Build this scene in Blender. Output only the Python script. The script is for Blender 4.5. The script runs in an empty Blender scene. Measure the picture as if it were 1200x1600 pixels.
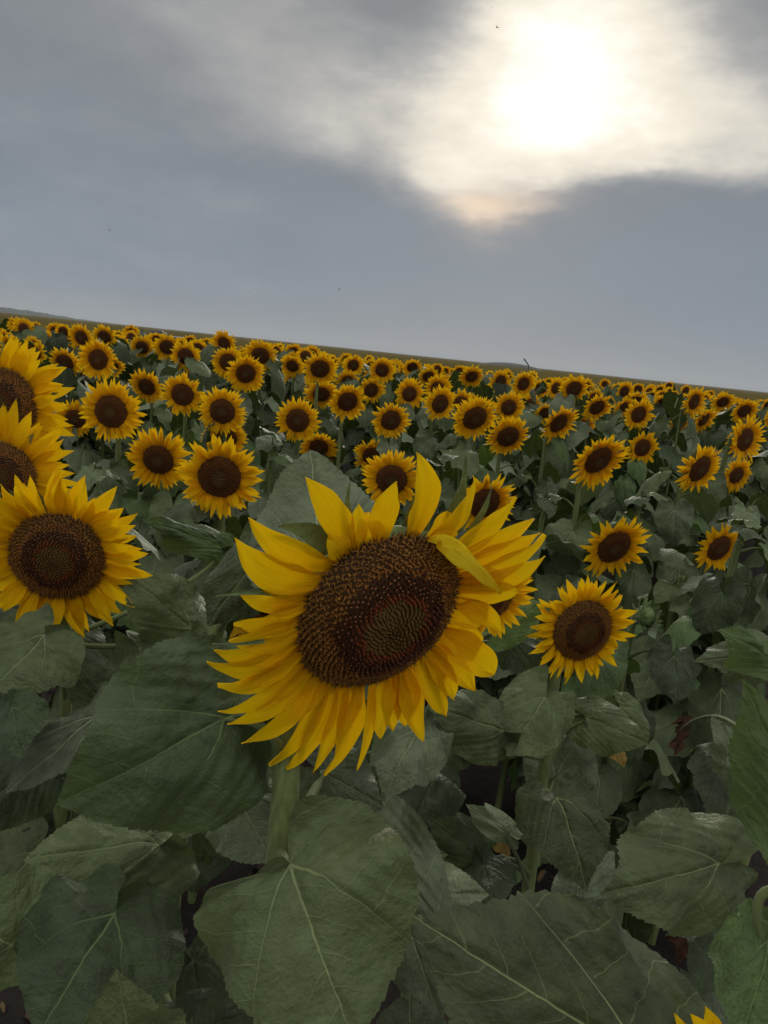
import bpy, math, random
from mathutils import Vector, Matrix, noise
random.seed(7)
C = bpy.context.scene.collection
SC = bpy.context.scene
R = math.radians

# ------------------------------------------------------------------ camera
FPX = 1202.0                      # focal length in photo pixels (1200 x 1600)
PITCH, ROLL, EYE = R(11.7), R(6.0), 1.6
fw = Vector((0, math.cos(PITCH), -math.sin(PITCH)))
up0 = Vector((0, math.sin(PITCH), math.cos(PITCH)))
rt = Vector((1, 0, 0)) * math.cos(ROLL) + up0 * math.sin(ROLL)
up = -Vector((1, 0, 0)) * math.sin(ROLL) + up0 * math.cos(ROLL)
cam_pos = Vector((0, 0, EYE))
cd = bpy.data.cameras.new('camera')
cd.sensor_fit = 'VERTICAL'; cd.sensor_height = 32.0; cd.lens = FPX / 1600 * 32.0
cd.clip_start = 0.02; cd.clip_end = 9000
cam = bpy.data.objects.new('camera', cd); C.objects.link(cam)
cam.matrix_world = Matrix((
    (rt.x, up.x, -fw.x, 0), (rt.y, up.y, -fw.y, 0), (rt.z, up.z, -fw.z, EYE), (0, 0, 0, 1)))
SC.camera = cam

def ray(px, py):
    return fw + rt * ((px - 600) / FPX) - up * ((py - 800) / FPX)
def at(px, py, d):
    return cam_pos + ray(px, py) * d
def azel(px, py):
    v = ray(px, py).normalized()
    return math.degrees(math.atan2(v.x, v.y)), math.degrees(math.asin(v.z))
SUN_AZ, SUN_EL = azel(830, 150)

# ------------------------------------------------------------------ world
SC.view_settings.view_transform = 'Standard'
SC.view_settings.look = 'None'
SC.view_settings.exposure = 0.0
SC.view_settings.gamma = 1.0
SC.cycles.max_bounces = 6
SC.cycles.diffuse_bounces = 3
SC.cycles.glossy_bounces = 2
SC.cycles.transmission_bounces = 4
SC.cycles.use_denoising = True
SC.cycles.sample_clamp_indirect = 4

W = bpy.data.worlds.new("World"); SC.world = W; W.use_nodes = True
wn, wl = W.node_tree.nodes, W.node_tree.links
wn.clear()
def mk(nodes, links, op, a, b=None, c=None):
    n = nodes.new('ShaderNodeMath'); n.operation = op
    for i, v in enumerate((a, b, c)):
        if v is None: continue
        if isinstance(v, (int, float)): n.inputs[i].default_value = v
        else: links.new(v, n.inputs[i])
    return n.outputs[0]
def wm(op, a, b=None, c=None): return mk(wn, wl, op, a, b, c)
tc = wn.new('ShaderNodeTexCoord')
sep = wn.new('ShaderNodeSeparateXYZ'); wl.new(tc.outputs['Generated'], sep.inputs[0])
az = wm('MULTIPLY', wm('ARCTAN2', sep.outputs[0], sep.outputs[1]), 57.29578)
el = wm('MULTIPLY', wm('ARCSINE', sep.outputs[2]), 57.29578)
# warp for ragged cloud edges
nz = wn.new('ShaderNodeTexNoise'); nz.inputs['Scale'].default_value = 3.2; nz.inputs['Detail'].default_value = 5
nz.inputs['Roughness'].default_value = 0.62
mp = wn.new('ShaderNodeMapping'); mp.inputs['Scale'].default_value = (1, 1, 2.2)
wl.new(tc.outputs['Generated'], mp.inputs[0]); wl.new(mp.outputs[0], nz.inputs['Vector'])
ns = wn.new('ShaderNodeSeparateColor'); wl.new(nz.outputs['Color'], ns.inputs[0])
azw = wm('ADD', az, wm('MULTIPLY', wm('SUBTRACT', ns.outputs[0], 0.5), 9))
elw = wm('ADD', el, wm('MULTIPLY', wm('SUBTRACT', ns.outputs[1], 0.5), 7))
nz2 = wn.new('ShaderNodeTexNoise'); nz2.inputs['Scale'].default_value = 8; nz2.inputs['Detail'].default_value = 7; nz2.inputs['Roughness'].default_value = .56
mp2 = wn.new('ShaderNodeMapping'); mp2.inputs['Scale'].default_value = (1, 1, 2.3); mp2.inputs['Rotation'].default_value = (0, R(12), 0)
wl.new(tc.outputs['Generated'], mp2.inputs[0]); wl.new(mp2.outputs[0], nz2.inputs['Vector'])
def blob(px, py, sx, sy, rot, A=None, E=None, power=1.0):
    """soft elliptical cloud or gap at a fixed azimuth/elevation; sizes in degrees, rot in degrees (counter-clockwise)"""
    A = A or azw; E = E or elw
    a0, e0 = azel(px, py)
    dx = wm('SUBTRACT', A, a0); dy = wm('SUBTRACT', E, e0)
    c, s = math.cos(R(rot)), math.sin(R(rot))
    u = wm('DIVIDE', wm('ADD', wm('MULTIPLY', dx, c), wm('MULTIPLY', dy, s)), sx)
    v = wm('DIVIDE', wm('ADD', wm('MULTIPLY', dx, -s), wm('MULTIPLY', dy, c)), sy)
    q = wm('ADD', wm('MULTIPLY', u, u), wm('MULTIPLY', v, v))
    if power != 1.0: q = wm('POWER', q, power)
    return wm('EXPONENT', wm('MULTIPLY', q, -1.0))
def rgb(c):
    n = wn.new('ShaderNodeRGB'); n.outputs[0].default_value = (*c, 1); return n.outputs[0]
def mix(f, a, b, mode='MIX'):
    n = wn.new('ShaderNodeMix'); n.data_type = 'RGBA'; n.blend_type = mode
    if isinstance(f, (int, float)): n.inputs[0].default_value = f
    else: wl.new(f, n.inputs[0])
    wl.new(a, n.inputs[6]); wl.new(b, n.inputs[7]); return n.outputs[2]
# grey-blue overcast, by elevation
mr = wn.new('ShaderNodeMapRange'); mr.inputs[1].default_value = -2; mr.inputs[2].default_value = 34
wl.new(elw, mr.inputs[0])
cr = wn.new('ShaderNodeValToRGB'); wl.new(mr.outputs[0], cr.inputs[0])
e = cr.color_ramp.elements
e[0].position = 0.0; e[0].color = (0.232, 0.278, 0.338, 1)
e[1].position = 1.0; e[1].color = (0.30, 0.305, 0.305, 1)
for p, c in ((0.2, (0.205, 0.245, 0.300)), (0.45, (0.205, 0.228, 0.258)), (0.72, (0.25, 0.26, 0.27))):
    q = e.new(p); q.color = (*c, 1)
col = cr.outputs[0]
# b: how thin the cloud is. gaps and beams add, thick banks subtract, ragged by noise
terms = [(825, 135, 8.2, 6.2, -8, 1.14), (1060, 185, 9.5, 4.0, 2, .62), (910, 10, 7.5, 4.5, 0, .45), (730, 285, 4.6, 2.4, -35, .42), (782, 338, 2.8, 1.3, 16, .42),
         (410, 60, 10, 5.5, -42, .28), (580, 200, 6.5, 5.0, -40, .28), (1215, 240, 6, 2.2, 14, .40),
         (650, 50, 5.4, 3.8, -30, -.50), (880, 300, 4.2, .9, 10, -.30), (1000, 283, 3.0, .7, 10, -.22), (1175, 85, 4.6, 2.6, 15, -.08), (1030, 400, 17, 4.2, 10, -.74), (560, 350, 6, 4, -35, -.35)]
b = None
for (px_, py_, sx_, sy_, ro_, am_) in terms:
    t_ = wm('MULTIPLY', blob(px_, py_, sx_, sy_, ro_), am_)
    b = t_ if b is None else wm('ADD', b, t_)
amp = wm('ADD', .20, wm('MULTIPLY', blob(860, 190, 17, 11, 0, az, el), .72))
b = wm('ADD', b, wm('MULTIPLY', wm('SUBTRACT', nz2.outputs['Fac'], .5), amp))
nz3 = wn.new('ShaderNodeTexNoise'); nz3.inputs['Scale'].default_value = 22; nz3.inputs['Detail'].default_value = 4
wl.new(mp2.outputs[0], nz3.inputs['Vector'])
b = wm('ADD', b, wm('MULTIPLY', wm('SUBTRACT', nz3.outputs['Fac'], .5), .14))
def smooth(x, a, c):
    n = wn.new('ShaderNodeMapRange'); n.interpolation_type = 'SMOOTHSTEP'
    wl.new(x, n.inputs[0]); n.inputs[1].default_value = a; n.inputs[2].default_value = c; return n.outputs[0]
col = mix(smooth(b, -.10, .62), col, rgb((0.50, 0.485, 0.465)))
col = mix(smooth(b, .30, .98), col, rgb((0.93, 0.865, 0.73)))
col = mix(smooth(b, .85, 1.45), col, rgb((1.25, 1.20, 1.08)))
col = mix(wm('MULTIPLY', blob(785, 332, 2.8, 1.5, 14), 0.75), col, rgb((0.93, 0.70, 0.50)))
# fine cloud texture
nm = wm('ADD', 0.92, wm('MULTIPLY', nz2.outputs['Fac'], 0.16))
nmx = wn.new('ShaderNodeCombineColor')
for i in range(3): wl.new(nm, nmx.inputs[i])
col = mix(1.0, col, nmx.outputs[0], 'MULTIPLY')
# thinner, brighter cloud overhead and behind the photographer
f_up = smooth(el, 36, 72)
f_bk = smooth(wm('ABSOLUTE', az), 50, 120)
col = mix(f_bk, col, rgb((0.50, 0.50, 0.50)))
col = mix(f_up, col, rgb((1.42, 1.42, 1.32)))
sky = wn.new('ShaderNodeTexSky'); sky.sky_type = 'NISHITA'; sky.sun_disc = False
sky.sun_elevation = R(SUN_EL); sky.sun_rotation = R(SUN_AZ)
sk = wn.new('ShaderNodeMix'); sk.data_type = 'RGBA'; sk.blend_type = 'MULTIPLY'; sk.inputs[0].default_value = 1
wl.new(sky.outputs[0], sk.inputs[6]); sk.inputs[7].default_value = (0.08, 0.08, 0.08, 1)
col = mix(0.98, sk.outputs[2], col)
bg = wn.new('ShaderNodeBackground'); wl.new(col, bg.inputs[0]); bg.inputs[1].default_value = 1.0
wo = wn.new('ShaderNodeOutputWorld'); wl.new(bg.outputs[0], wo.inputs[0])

sun_dir = ray(830, 150).normalized()
sd = bpy.data.lights.new('sun', 'SUN'); sd.energy = 1.2; sd.angle = R(16); sd.color = (1, 0.93, 0.80)
sun = bpy.data.objects.new('sun', sd); C.objects.link(sun)
sun.rotation_euler = sun_dir.to_track_quat('Z', 'Y').to_euler()

# ------------------------------------------------------------------ materials
class Mat:
    def __init__(s, name):
        s.m = bpy.data.materials.new(name); s.m.use_nodes = True
        s.n, s.l = s.m.node_tree.nodes, s.m.node_tree.links
        s.n.clear()
        s.out = s.n.new('ShaderNodeOutputMaterial')
        s.p = s.n.new('ShaderNodeBsdfPrincipled')
        s.l.new(s.p.outputs[0], s.out.inputs[0])
    def math(s, op, a, b=None, c=None): return mk(s.n, s.l, op, a, b, c)
    def new(s, t, **k):
        n = s.n.new(t)
        for a, v in k.items(): setattr(n, a, v)
        return n
    def link(s, a, b): s.l.new(a, b)
    def mix(s, f, a, b, mode='MIX'):
        n = s.n.new('ShaderNodeMix'); n.data_type = 'RGBA'; n.blend_type = mode
        if isinstance(f, (int, float)): n.inputs[0].default_value = f
        else: s.l.new(f, n.inputs[0])
        for i, v in ((6, a), (7, b)):
            if isinstance(v, tuple): n.inputs[i].default_value = (*v, 1)
            else: s.l.new(v, n.inputs[i])
        return n.outputs[2]
    def ramp(s, x, stops):
        n = s.n.new('ShaderNodeValToRGB'); s.l.new(x, n.inputs[0])
        e = n.color_ramp.elements
        e[0].position, e[0].color = stops[0][0], (*stops[0][1], 1)
        e[1].position, e[1].color = stops[-1][0], (*stops[-1][1], 1)
        for p, c in stops[1:-1]:
            q = e.new(p); q.color = (*c, 1)
        return n.outputs[0]
    def rng(s, x, a, b, c=0, d=1):
        n = s.n.new('ShaderNodeMapRange'); s.l.new(x, n.inputs[0])
        for i, v in enumerate((a, b, c, d)): n.inputs[i + 1].default_value = v
        return n.outputs[0]
    def noise(s, vec, scale, detail=3, rough=.5):
        n = s.n.new('ShaderNodeTexNoise'); s.l.new(vec, n.inputs['Vector'])
        n.inputs['Scale'].default_value = scale; n.inputs['Detail'].default_value = detail
        n.inputs['Roughness'].default_value = rough
        return n
    def bump(s, h, dist, strength=1.0):
        n = s.n.new('ShaderNodeBump'); s.l.new(h, n.inputs['Height'])
        n.inputs['Distance'].default_value = dist; n.inputs['Strength'].default_value = strength
        s.l.new(n.outputs[0], s.p.inputs['Normal']); return n
    def translucent(s, colr, f):
        t = s.n.new('ShaderNodeBsdfTranslucent')
        if isinstance(colr, tuple): t.inputs[0].default_value = (*colr, 1)
        else: s.l.new(colr, t.inputs[0])
        mx = s.n.new('ShaderNodeMixShader'); mx.inputs[0].default_value = f
        s.l.new(s.p.outputs[0], mx.inputs[1]); s.l.new(t.outputs[0], mx.inputs[2])
        s.l.new(mx.outputs[0], s.out.inputs[0])

def leaf_material(name, top, under, vein, trans=0.18):
    M = Mat(name)
    uv = M.new('ShaderNodeUVMap'); uv.uv_map = 'leaf'
    sp = M.new('ShaderNodeSeparateXYZ'); M.link(uv.outputs[0], sp.inputs[0])
    oi = M.new('ShaderNodeObjectInfo')
    wob = M.noise(uv.outputs[0], 5, 2)
    wv = M.math('MULTIPLY', M.math('SUBTRACT', wob.outputs['Fac'], .5), .09)
    sgn = M.math('MULTIPLY', M.math('SIGN', sp.outputs[0]), .045)
    x = M.math('ABSOLUTE', M.math('ADD', sp.outputs[0], M.math('MULTIPLY', wv, 0.35)))
    y = M.math('ADD', sp.outputs[1], wv)
    x2 = M.math('MULTIPLY', x, x)
    def line(d, w):   # 1 on the line, 0 beyond w
        return M.math('SUBTRACT', 1.0, M.math('MINIMUM', M.math('DIVIDE', d, w), 1.0))
    # midrib, narrowing to the tip
    wmid = M.rng(y, 0, 1, 0.011, 0.0035)
    mid = M.math('MULTIPLY', M.math('MINIMUM', M.math('MULTIPLY', line(x, wmid), 2.2), 1.0), M.rng(y, -0.01, 0.02))
    yl = M.math('ADD', M.math('MULTIPLY', x, 1.05), M.math('MULTIPLY', x2, 1.3))
    wlat = M.rng(x, 0, .42, 0.016, 0.004)
    lat = M.math('MINIMUM', M.math('MULTIPLY', line(M.math('ABSOLUTE', M.math('SUBTRACT', y, yl)), wlat), 2.0), 1.0)
    # side veins above the laterals
    q = M.math('DIVIDE', M.math('SUBTRACT', M.math('ADD', y, sgn), M.math('ADD', M.math('MULTIPLY', x, .55), M.math('MULTIPLY', x2, 1.6))), .185)
    fr = M.math('ABSOLUTE', M.math('SUBTRACT', M.math('FRACT', q), .5))
    wsec = M.rng(x, 0, .35, 0.042, 0.012)
    sec = M.math('MULTIPLY', line(fr, wsec), M.rng(M.math('SUBTRACT', y, yl), 0.02, 0.05))
    # veins on the outer side of the laterals
    q2 = M.math('DIVIDE', M.math('SUBTRACT', y, M.math('SUBTRACT', M.math('MULTIPLY', x, .12), M.math('MULTIPLY', x2, .9))), .19)
    fr2 = M.math('ABSOLUTE', M.math('SUBTRACT', M.math('FRACT', q2), .5))
    sec2 = M.math('MULTIPLY', line(fr2, 0.035), M.rng(M.math('SUBTRACT', yl, y), 0.02, 0.05))
    secs = M.math('MULTIPLY', M.math('MAXIMUM', sec, sec2), .42)
    vor = M.new('ShaderNodeTexVoronoi', feature='DISTANCE_TO_EDGE'); vor.inputs['Scale'].default_value = 26
    M.link(uv.outputs[0], vor.inputs['Vector'])
    net = M.math('MULTIPLY', M.rng(vor.outputs['Distance'], 0, .07, 1, 0), .04)
    v = M.math('MAXIMUM', M.math('MAXIMUM', mid, M.math('MULTIPLY', lat, .85)), M.math('MAXIMUM', secs, net))
    # blotches, dust specks
    n1 = M.noise(uv.outputs[0], 3.5, 4, .6)
    n2 = M.noise(uv.outputs[0], 60, 2)
    rnd = M.math('MULTIPLY', oi.outputs['Random'], .8)
    tone = M.math('ADD', M.rng(n1.outputs['Fac'], .3, .7, .70, 1.30), M.math('SUBTRACT', rnd, .36))
    tonec = M.new('ShaderNodeCombineColor')
    for i in range(3): M.link(tone, tonec.inputs[i])
    geo = M.new('ShaderNodeNewGeometry')
    base = M.mix(geo.outputs['Backfacing'], top, under)
    base = M.mix(1.0, base, tonec.outputs[0], 'MULTIPLY')
    yel = M.rng(M.noise(uv.outputs[0], 2.1, 3).outputs['Fac'], .60, .8, 0, .35)
    base = M.mix(yel, base, (.07, .085, .022))
    base = M.mix(M.rng(n2.outputs['Fac'], .69, .75, 0, .6), base, (.16, .17, .12))
    n3 = M.noise(uv.outputs[0], 17, 3)
    base = M.mix(M.rng(n3.outputs['Fac'], .71, .74, 0, .8), base, (.055, .035, .015))
    base = M.mix(M.math('MULTIPLY', v, .92), base, vein)
    M.link(base, M.p.inputs['Base Color'])
    M.p.inputs['Roughness'].default_value = .5
    M.p.inputs['Specular IOR Level'].default_value = .27
    M.p.inputs['Sheen Weight'].default_value = .08
    M.p.inputs['Sheen Roughness'].default_value = .5
    M.p.inputs['Sheen Tint'].default_value = (.8, .85, .75, 1)
    h = M.math('ADD', M.math('MULTIPLY', v, -.25), M.math('ADD', M.math('MULTIPLY', n1.outputs['Fac'], 1.6), M.math('ADD', M.math('MULTIPLY', n2.outputs['Fac'], .18), M.math('MULTIPLY', M.noise(uv.outputs[0], 13, 3).outputs['Fac'], 1.1))))
    h = M.math('ADD', h, M.math('MULTIPLY', M.rng(M.math('MAXIMUM', M.math('MULTIPLY', fr, M.rng(M.math('SUBTRACT', y, yl), 0, .03)), 0), 0, .5), .3))
    M.bump(h, .005, .75)
    M.translucent(M.mix(.5, base, (.12, .17, .02)), trans)
    return M.m

M_leaf = leaf_material('leaf_green', (.022, .037, .010), (.080, .105, .045), (.25, .31, .14))
M_leaf_pale = leaf_material('leaf_pale', (.098, .128, .070), (.125, .155, .090), (.32, .38, .22))
M_leaf_light = leaf_material('leaf_fresh', (.070, .130, .032), (.10, .155, .055), (.22, .30, .11), .28)
M_leaf_dark = leaf_material('leaf_dark', (.014, .029, .008), (.045, .066, .028), (.14, .19, .075))

def stem_material(name, c1, c2):
    M = Mat(name)
    t = M.new('ShaderNodeTexCoord')
    mpn = M.new('ShaderNodeMapping'); mpn.inputs['Scale'].default_value = (160, 160, 9)
    M.link(t.outputs['Object'], mpn.inputs[0])
    n = M.noise(mpn.outputs[0], 1.0, 4)
    n2 = M.noise(t.outputs['Object'], 18, 4)
    c = M.ramp(n.outputs['Fac'], [(.3, c1), (.7, c2)])
    c = M.mix(M.rng(n2.outputs['Fac'], .55, .75, 0, .45), c, (.16, .13, .07))
    M.link(c, M.p.inputs['Base Color'])
    M.p.inputs['Roughness'].default_value = .6
    M.p.inputs['Sheen Weight'].default_value = .12
    M.p.inputs['Specular IOR Level'].default_value = .25
    M.bump(n.outputs['Fac'], .002, .6)
    return M.m
def dry_material(name, a, b):
    M = Mat(name); uv = M.new('ShaderNodeUVMap'); uv.uv_map = 'leaf'
    n = M.noise(uv.outputs[0], 5, 5, .65)
    M.link(M.ramp(n.outputs['Fac'], [(.35, a), (.65, b)]), M.p.inputs['Base Color'])
    M.p.inputs['Roughness'].default_value = .85; M.p.inputs['Specular IOR Level'].default_value = .1
    M.bump(n.outputs['Fac'], .01, 1); return M.m
M_leaf_brown = dry_material('leaf_brown', (.025, .012, .008), (.075, .036, .018))
M_leaf_yellow = dry_material('leaf_yellowed', (.16, .10, .025), (.24, .17, .05))
M_stem = stem_material('stem_green', (.090, .122, .032), (.175, .212, .072))
M_stalk = stem_material('leaf_stalk_green', (.085, .12, .030), (.16, .20, .07))
M_bract = stem_material('bract_green', (.10, .15, .045), (.17, .225, .085))

def petal_material(name, cbase, cmid, ctip, trans=.35):
    M = Mat(name)
    uv = M.new('ShaderNodeUVMap'); uv.uv_map = 'leaf'
    sp = M.new('ShaderNodeSeparateXYZ'); M.link(uv.outputs[0], sp.inputs[0])
    oi = M.new('ShaderNodeObjectInfo')
    mpn = M.new('ShaderNodeMapping'); mpn.inputs['Scale'].default_value = (20, 1.2, 1); M.link(uv.outputs[0], mpn.inputs[0])
    n = M.noise(mpn.outputs[0], 2.2, 4, .6)
    c = M.ramp(M.math('ADD', sp.outputs[1], M.math('MULTIPLY', M.math('SUBTRACT', n.outputs['Fac'], .5), .35)),
               [(.0, cbase), (.30, cmid), (.95, ctip)])
    vv = M.math('ADD', .78, M.math('MULTIPLY', n.outputs['Fac'], .42))
    vc = M.new('ShaderNodeCombineColor')
    for i in range(3): M.link(vv, vc.inputs[i])
    c = M.mix(1.0, c, vc.outputs[0], 'MULTIPLY')
    M.link(c, M.p.inputs['Base Color'])
    M.p.inputs['Roughness'].default_value = .7
    M.p.inputs['Specular IOR Level'].default_value = .08
    st = M.math('ABSOLUTE', M.math('SINE', M.math('MULTIPLY', sp.outputs[0], 9.5)))
    h = M.math('ADD', st, M.math('MULTIPLY', n.outputs['Fac'], 1.3))
    M.bump(h, .0009, .35)
    M.translucent(c, trans)
    return M.m
M_petal = petal_material('petal_yellow', (.62, .22, .002), (.89, .47, .003), (.93, .58, .006), .42)
M_petal_hero = petal_material('petal_gold', (.64, .26, .001), (.88, .50, .002), (.92, .60, .005), .40)
M_petal_back = petal_material('petal_underside', (.93, .62, .01), (.95, .74, .03), (.95, .72, .02), .5)
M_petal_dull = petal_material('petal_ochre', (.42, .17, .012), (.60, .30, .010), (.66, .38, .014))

def attr_material(name, rough=.8):
    M = Mat(name)
    a = M.new('ShaderNodeAttribute'); a.attribute_name = 'tint'
    M.link(a.outputs['Color'], M.p.inputs['Base Color'])
    M.p.inputs['Roughness'].default_value = rough
    M.p.inputs['Specular IOR Level'].default_value = .25
    return M.m
M_floret = attr_material('disc_florets', .65)

def disc_material():
    M = Mat('disc_brown')
    t = M.new('ShaderNodeTexCoord')
    ln = M.new('ShaderNodeVectorMath', operation='LENGTH')
    M.link(t.outputs['Object'], ln.inputs[0])
    v = M.new('ShaderNodeTexVoronoi'); v.inputs['Scale'].default_value = 55
    M.link(t.outputs['Object'], v.inputs['Vector'])
    n = M.noise(t.outputs['Object'], 14, 3)
    r = M.math('ADD', ln.outputs['Value'], M.math('MULTIPLY', M.math('SUBTRACT', n.outputs['Fac'], .5), .06))
    c = M.ramp(M.math('MULTIPLY', r, 2.0), [(.0, (.11, .075, .020)), (.15, (.105, .055, .015)), (.24, (.085, .024, .006)), (.36, (.115, .040, .009)), (.50, (.13, .050, .012)), (.60, (.155, .068, .015))])
    c = M.mix(M.rng(v.outputs['Distance'], .0, .5, .35, 0), c, (.10, .045, .018))
    M.link(c, M.p.inputs['Base Color'])
    M.p.inputs['Roughness'].default_value = .8
    M.p.inputs['Specular IOR Level'].default_value = .15
    M.bump(v.outputs['Distance'], .012, .8)
    return M.m
M_disc = disc_material()

# ------------------------------------------------------------------ mesh helper
class MB:
    def __init__(s): s.v = []; s.f = []; s.uv = []; s.mi = []; s.c = []; s.mats = []; s.sm = True
    def slot(s, m):
        if m not in s.mats: s.mats.append(m)
        return s.mats.index(m)
    def grid(s, pts, uvs, nu, nv, mat, col=None, close=False):
        """pts: (nu x nv) row-major"""
        o = len(s.v); s.v += [tuple(p) for p in pts]; k = s.slot(mat)
        jn = nv if close else nv - 1
        for i in range(nu - 1):
            for j in range(jn):
                j2 = (j + 1) % nv
                q = (i * nv + j, i * nv + j2, (i + 1) * nv + j2, (i + 1) * nv + j)
                s.f.append(tuple(o + a for a in q)); s.mi.append(k)
                s.uv.append(tuple(uvs[a] for a in q) if uvs else ((0, 0),) * 4)
                s.c.append(col)
    def face(s, pts, mat, col=None, uvs=None):
        o = len(s.v); s.v += [tuple(p) for p in pts]
        s.f.append(tuple(range(o, o + len(pts)))); s.mi.append(s.slot(mat)); s.c.append(col)
        s.uv.append(uvs or ((0, 0),) * len(pts))
    def tube(s, path, rad, mat, n=8, col=None, ridge=0.0):
        pts = []; L = len(path)
        prev = None
        for i, p in enumerate(path):
            a = path[max(0, i - 1)]; b = path[min(L - 1, i + 1)]
            t = (Vector(b) - Vector(a)).normalized()
            if prev is None:
                ref = Vector((0, 1, 0)) if abs(t.y) < .8 else Vector((1, 0, 0))
                sx = t.cross(ref).normalized()
            else:
                sx = (prev - t * prev.dot(t)).normalized()
            prev = sx; sy = t.cross(sx)
            r = rad(i / (L - 1)) if callable(rad) else rad
            for j in range(n):
                a_ = 2 * math.pi * j / n
                rr = r * (1 + ridge * math.cos(a_ * 5))
                pts.append(Vector(p) + sx * math.cos(a_) * rr + sy * math.sin(a_) * rr)
        s.grid(pts, [(j / n, i / L) for i in range(L) for j in range(n)], L, n, mat, col, close=True)
    def mesh(s, name):
        me = bpy.data.meshes.new(name)
        me.from_pydata(s.v, [], s.f)
        for m in s.mats: me.materials.append(m)
        me.polygons.foreach_set('material_index', s.mi)
        me.polygons.foreach_set('use_smooth', [s.sm] * len(s.f))
        uvl = me.uv_layers.new(name='leaf')
        flat = []
        for t in s.uv:
            for a in t: flat += [a[0], a[1]]
        uvl.data.foreach_set('uv', flat)
        if any(c is not None for c in s.c):
            ca = me.color_attributes.new('tint', 'FLOAT_COLOR', 'CORNER')
            cc = []
            for f, c in zip(s.f, s.c):
                c = c or (.05, .03, .01)
                for _ in f: cc += [c[0], c[1], c[2], 1]
            ca.data.foreach_set('color', cc)
        me.update()
        return me
def ob(name, me, parent=None, mw=None):
    o = bpy.data.objects.new(name, me); C.objects.link(o)
    if parent: o.parent = parent
    if mw is not None: o.matrix_local = mw
    return o
def tag(o, label=None, cat=None, group=None, kind=None):
    if label: o['label'] = label
    if cat: o['category'] = cat
    if group: o['group'] = group
    if kind: o['kind'] = kind
    return o
def bez(a, b, c, t): return a * (1 - t) ** 2 + b * 2 * t * (1 - t) + c * t * t
def spline(P, n):
    """catmull-rom through the points"""
    P = [Vector(p) for p in P]
    Q = [P[0] * 2 - P[1]] + P + [P[-1] * 2 - P[-2]]
    out = []
    for i in range(1, len(Q) - 2):
        for k in range(n):
            t = k / n
            a, b, c, d = Q[i - 1], Q[i], Q[i + 1], Q[i + 2]
            out.append(.5 * ((2 * b) + (c - a) * t + (2 * a - 5 * b + 4 * c - d) * t * t + (3 * b - a - 3 * c + d) * t ** 3))
    out.append(P[-1]); return out
def sstep(a, b, x):
    t = min(1, max(0, (x - a) / (b - a))); return t * t * (3 - 2 * t)

# ------------------------------------------------------------------ leaves
def leaf_R(th):
    if abs(th) < .12: return _leaf_R(th)
    return sum(_leaf_R(abs(th) + d) for d in (-.15, -.1, -.05, 0, .05, .1, .15)) / 7 if abs(th) < 2.7 else _leaf_R(th)
def _leaf_R(th):
    """heart-shaped outline, polar about the stalk junction (0 = tip)"""
    a = abs(th)
    K = [(0, 1.0), (.06, .958), (.16, .895), (.32, .83), (.55, .76), (.85, .685), (1.2, .615), (1.6, .545), (2.0, .51), (2.35, .475), (2.65, .42), (2.86, .31), (3.0, .14), (3.1416, .02)]
    for (a0, r0), (a1, r1) in zip(K, K[1:]):
        if a <= a1:
            t = (a - a0) / (a1 - a0); return r0 + (r1 - r0) * t
    return .02
def leaf_points(nth, ns, rnd, width=1.0, droop=.35, fold=.18, wave=.05, teeth=46, skew=0.0, quilt=.013, lobes=(1, 1)):
    return _leaf_points(nth, ns, rnd, width, droop, fold, wave, teeth, skew, quilt, lobes)
def _leaf_points(nth, ns, rnd, width=1.0, droop=.35, fold=.18, wave=.05, teeth=46, skew=0.0, quilt=.013, lobes=(1, 1)):
    ph = rnd.uniform(0, 6); ph2 = rnd.uniform(0, 6); so = rnd.uniform(0, 50)
    rows = []
    for i in range(nth):
        u = -1 + 2 * i / (nth - 1)
        th = math.pi * (abs(u) ** 1.25) * (1 if u > 0 else -1)
        r0 = leaf_R(th)
        tooth = ((i * teeth / (nth - 1) + .35 * math.sin(i * .37 + ph)) % 1.0) if nth >= 60 else 0.5
        r0 *= 1 + (.045 if nth < 100 else .032) * (tooth - .5) * min(1, abs(th) * 3) + .025 * math.sin(5 * th + ph) * min(1, abs(th) * 2)
        row = []
        for j in range(ns):
            s = (j / (ns - 1)) ** .8
            x = s * r0 * math.sin(th); y = s * r0 * math.cos(th)
            uvx, uvy = x, y
            if y < 0: y *= lobes[0 if x > 0 else 1]
            ax = abs(x)
            z = -droop * max(0, y) ** 2 - (droop * .8 + (.45 if nth > 100 else .3)) * ax ** 2 + fold * ax * (1 - .8 * max(0, y))
            z += wave * math.sin(4.2 * th + ph) * s ** 3 * min(1, abs(th) * 1.5) + wave * .6 * math.sin(9 * th + ph2) * s ** 4 * min(1, abs(th) * 1.5)
            z += .105 * noise.noise(Vector((x * 2.4 + so, y * 2.4, 1))) + .022 * noise.noise(Vector((x * 7 + so, y * 7, 4)))
            q = (y + (.045 if x > 0 else -.045) - .55 * ax - 1.6 * ax * ax) / .185
            z -= quilt * math.cos(2 * math.pi * ((q % 1) - .5)) * .5 * min(1, ax * 7) * (1 - s ** 6)
            yl = 1.05 * ax + 1.3 * ax * ax
            z -= .012 * math.exp(-((y - yl) / .03) ** 2) * min(1, ax * 8)
            z -= .018 * math.exp(-(ax / .03) ** 2) * (y > 0)
            if y < 0: z += .10 * s * s * math.cos(th) * -1
            row.append((Vector((x * width + skew * y * y, y, z)), (uvx, uvy)))
        rows.append(row)
    return rows
def add_leaf(mb, rows, M, mat):
    nth, ns = len(rows), len(rows[0])
    pts = [M @ p for r in rows for p, _ in r]
    uvs = [u for r in rows for _, u in r]
    mb.grid(pts, uvs, nth, ns, mat)

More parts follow.
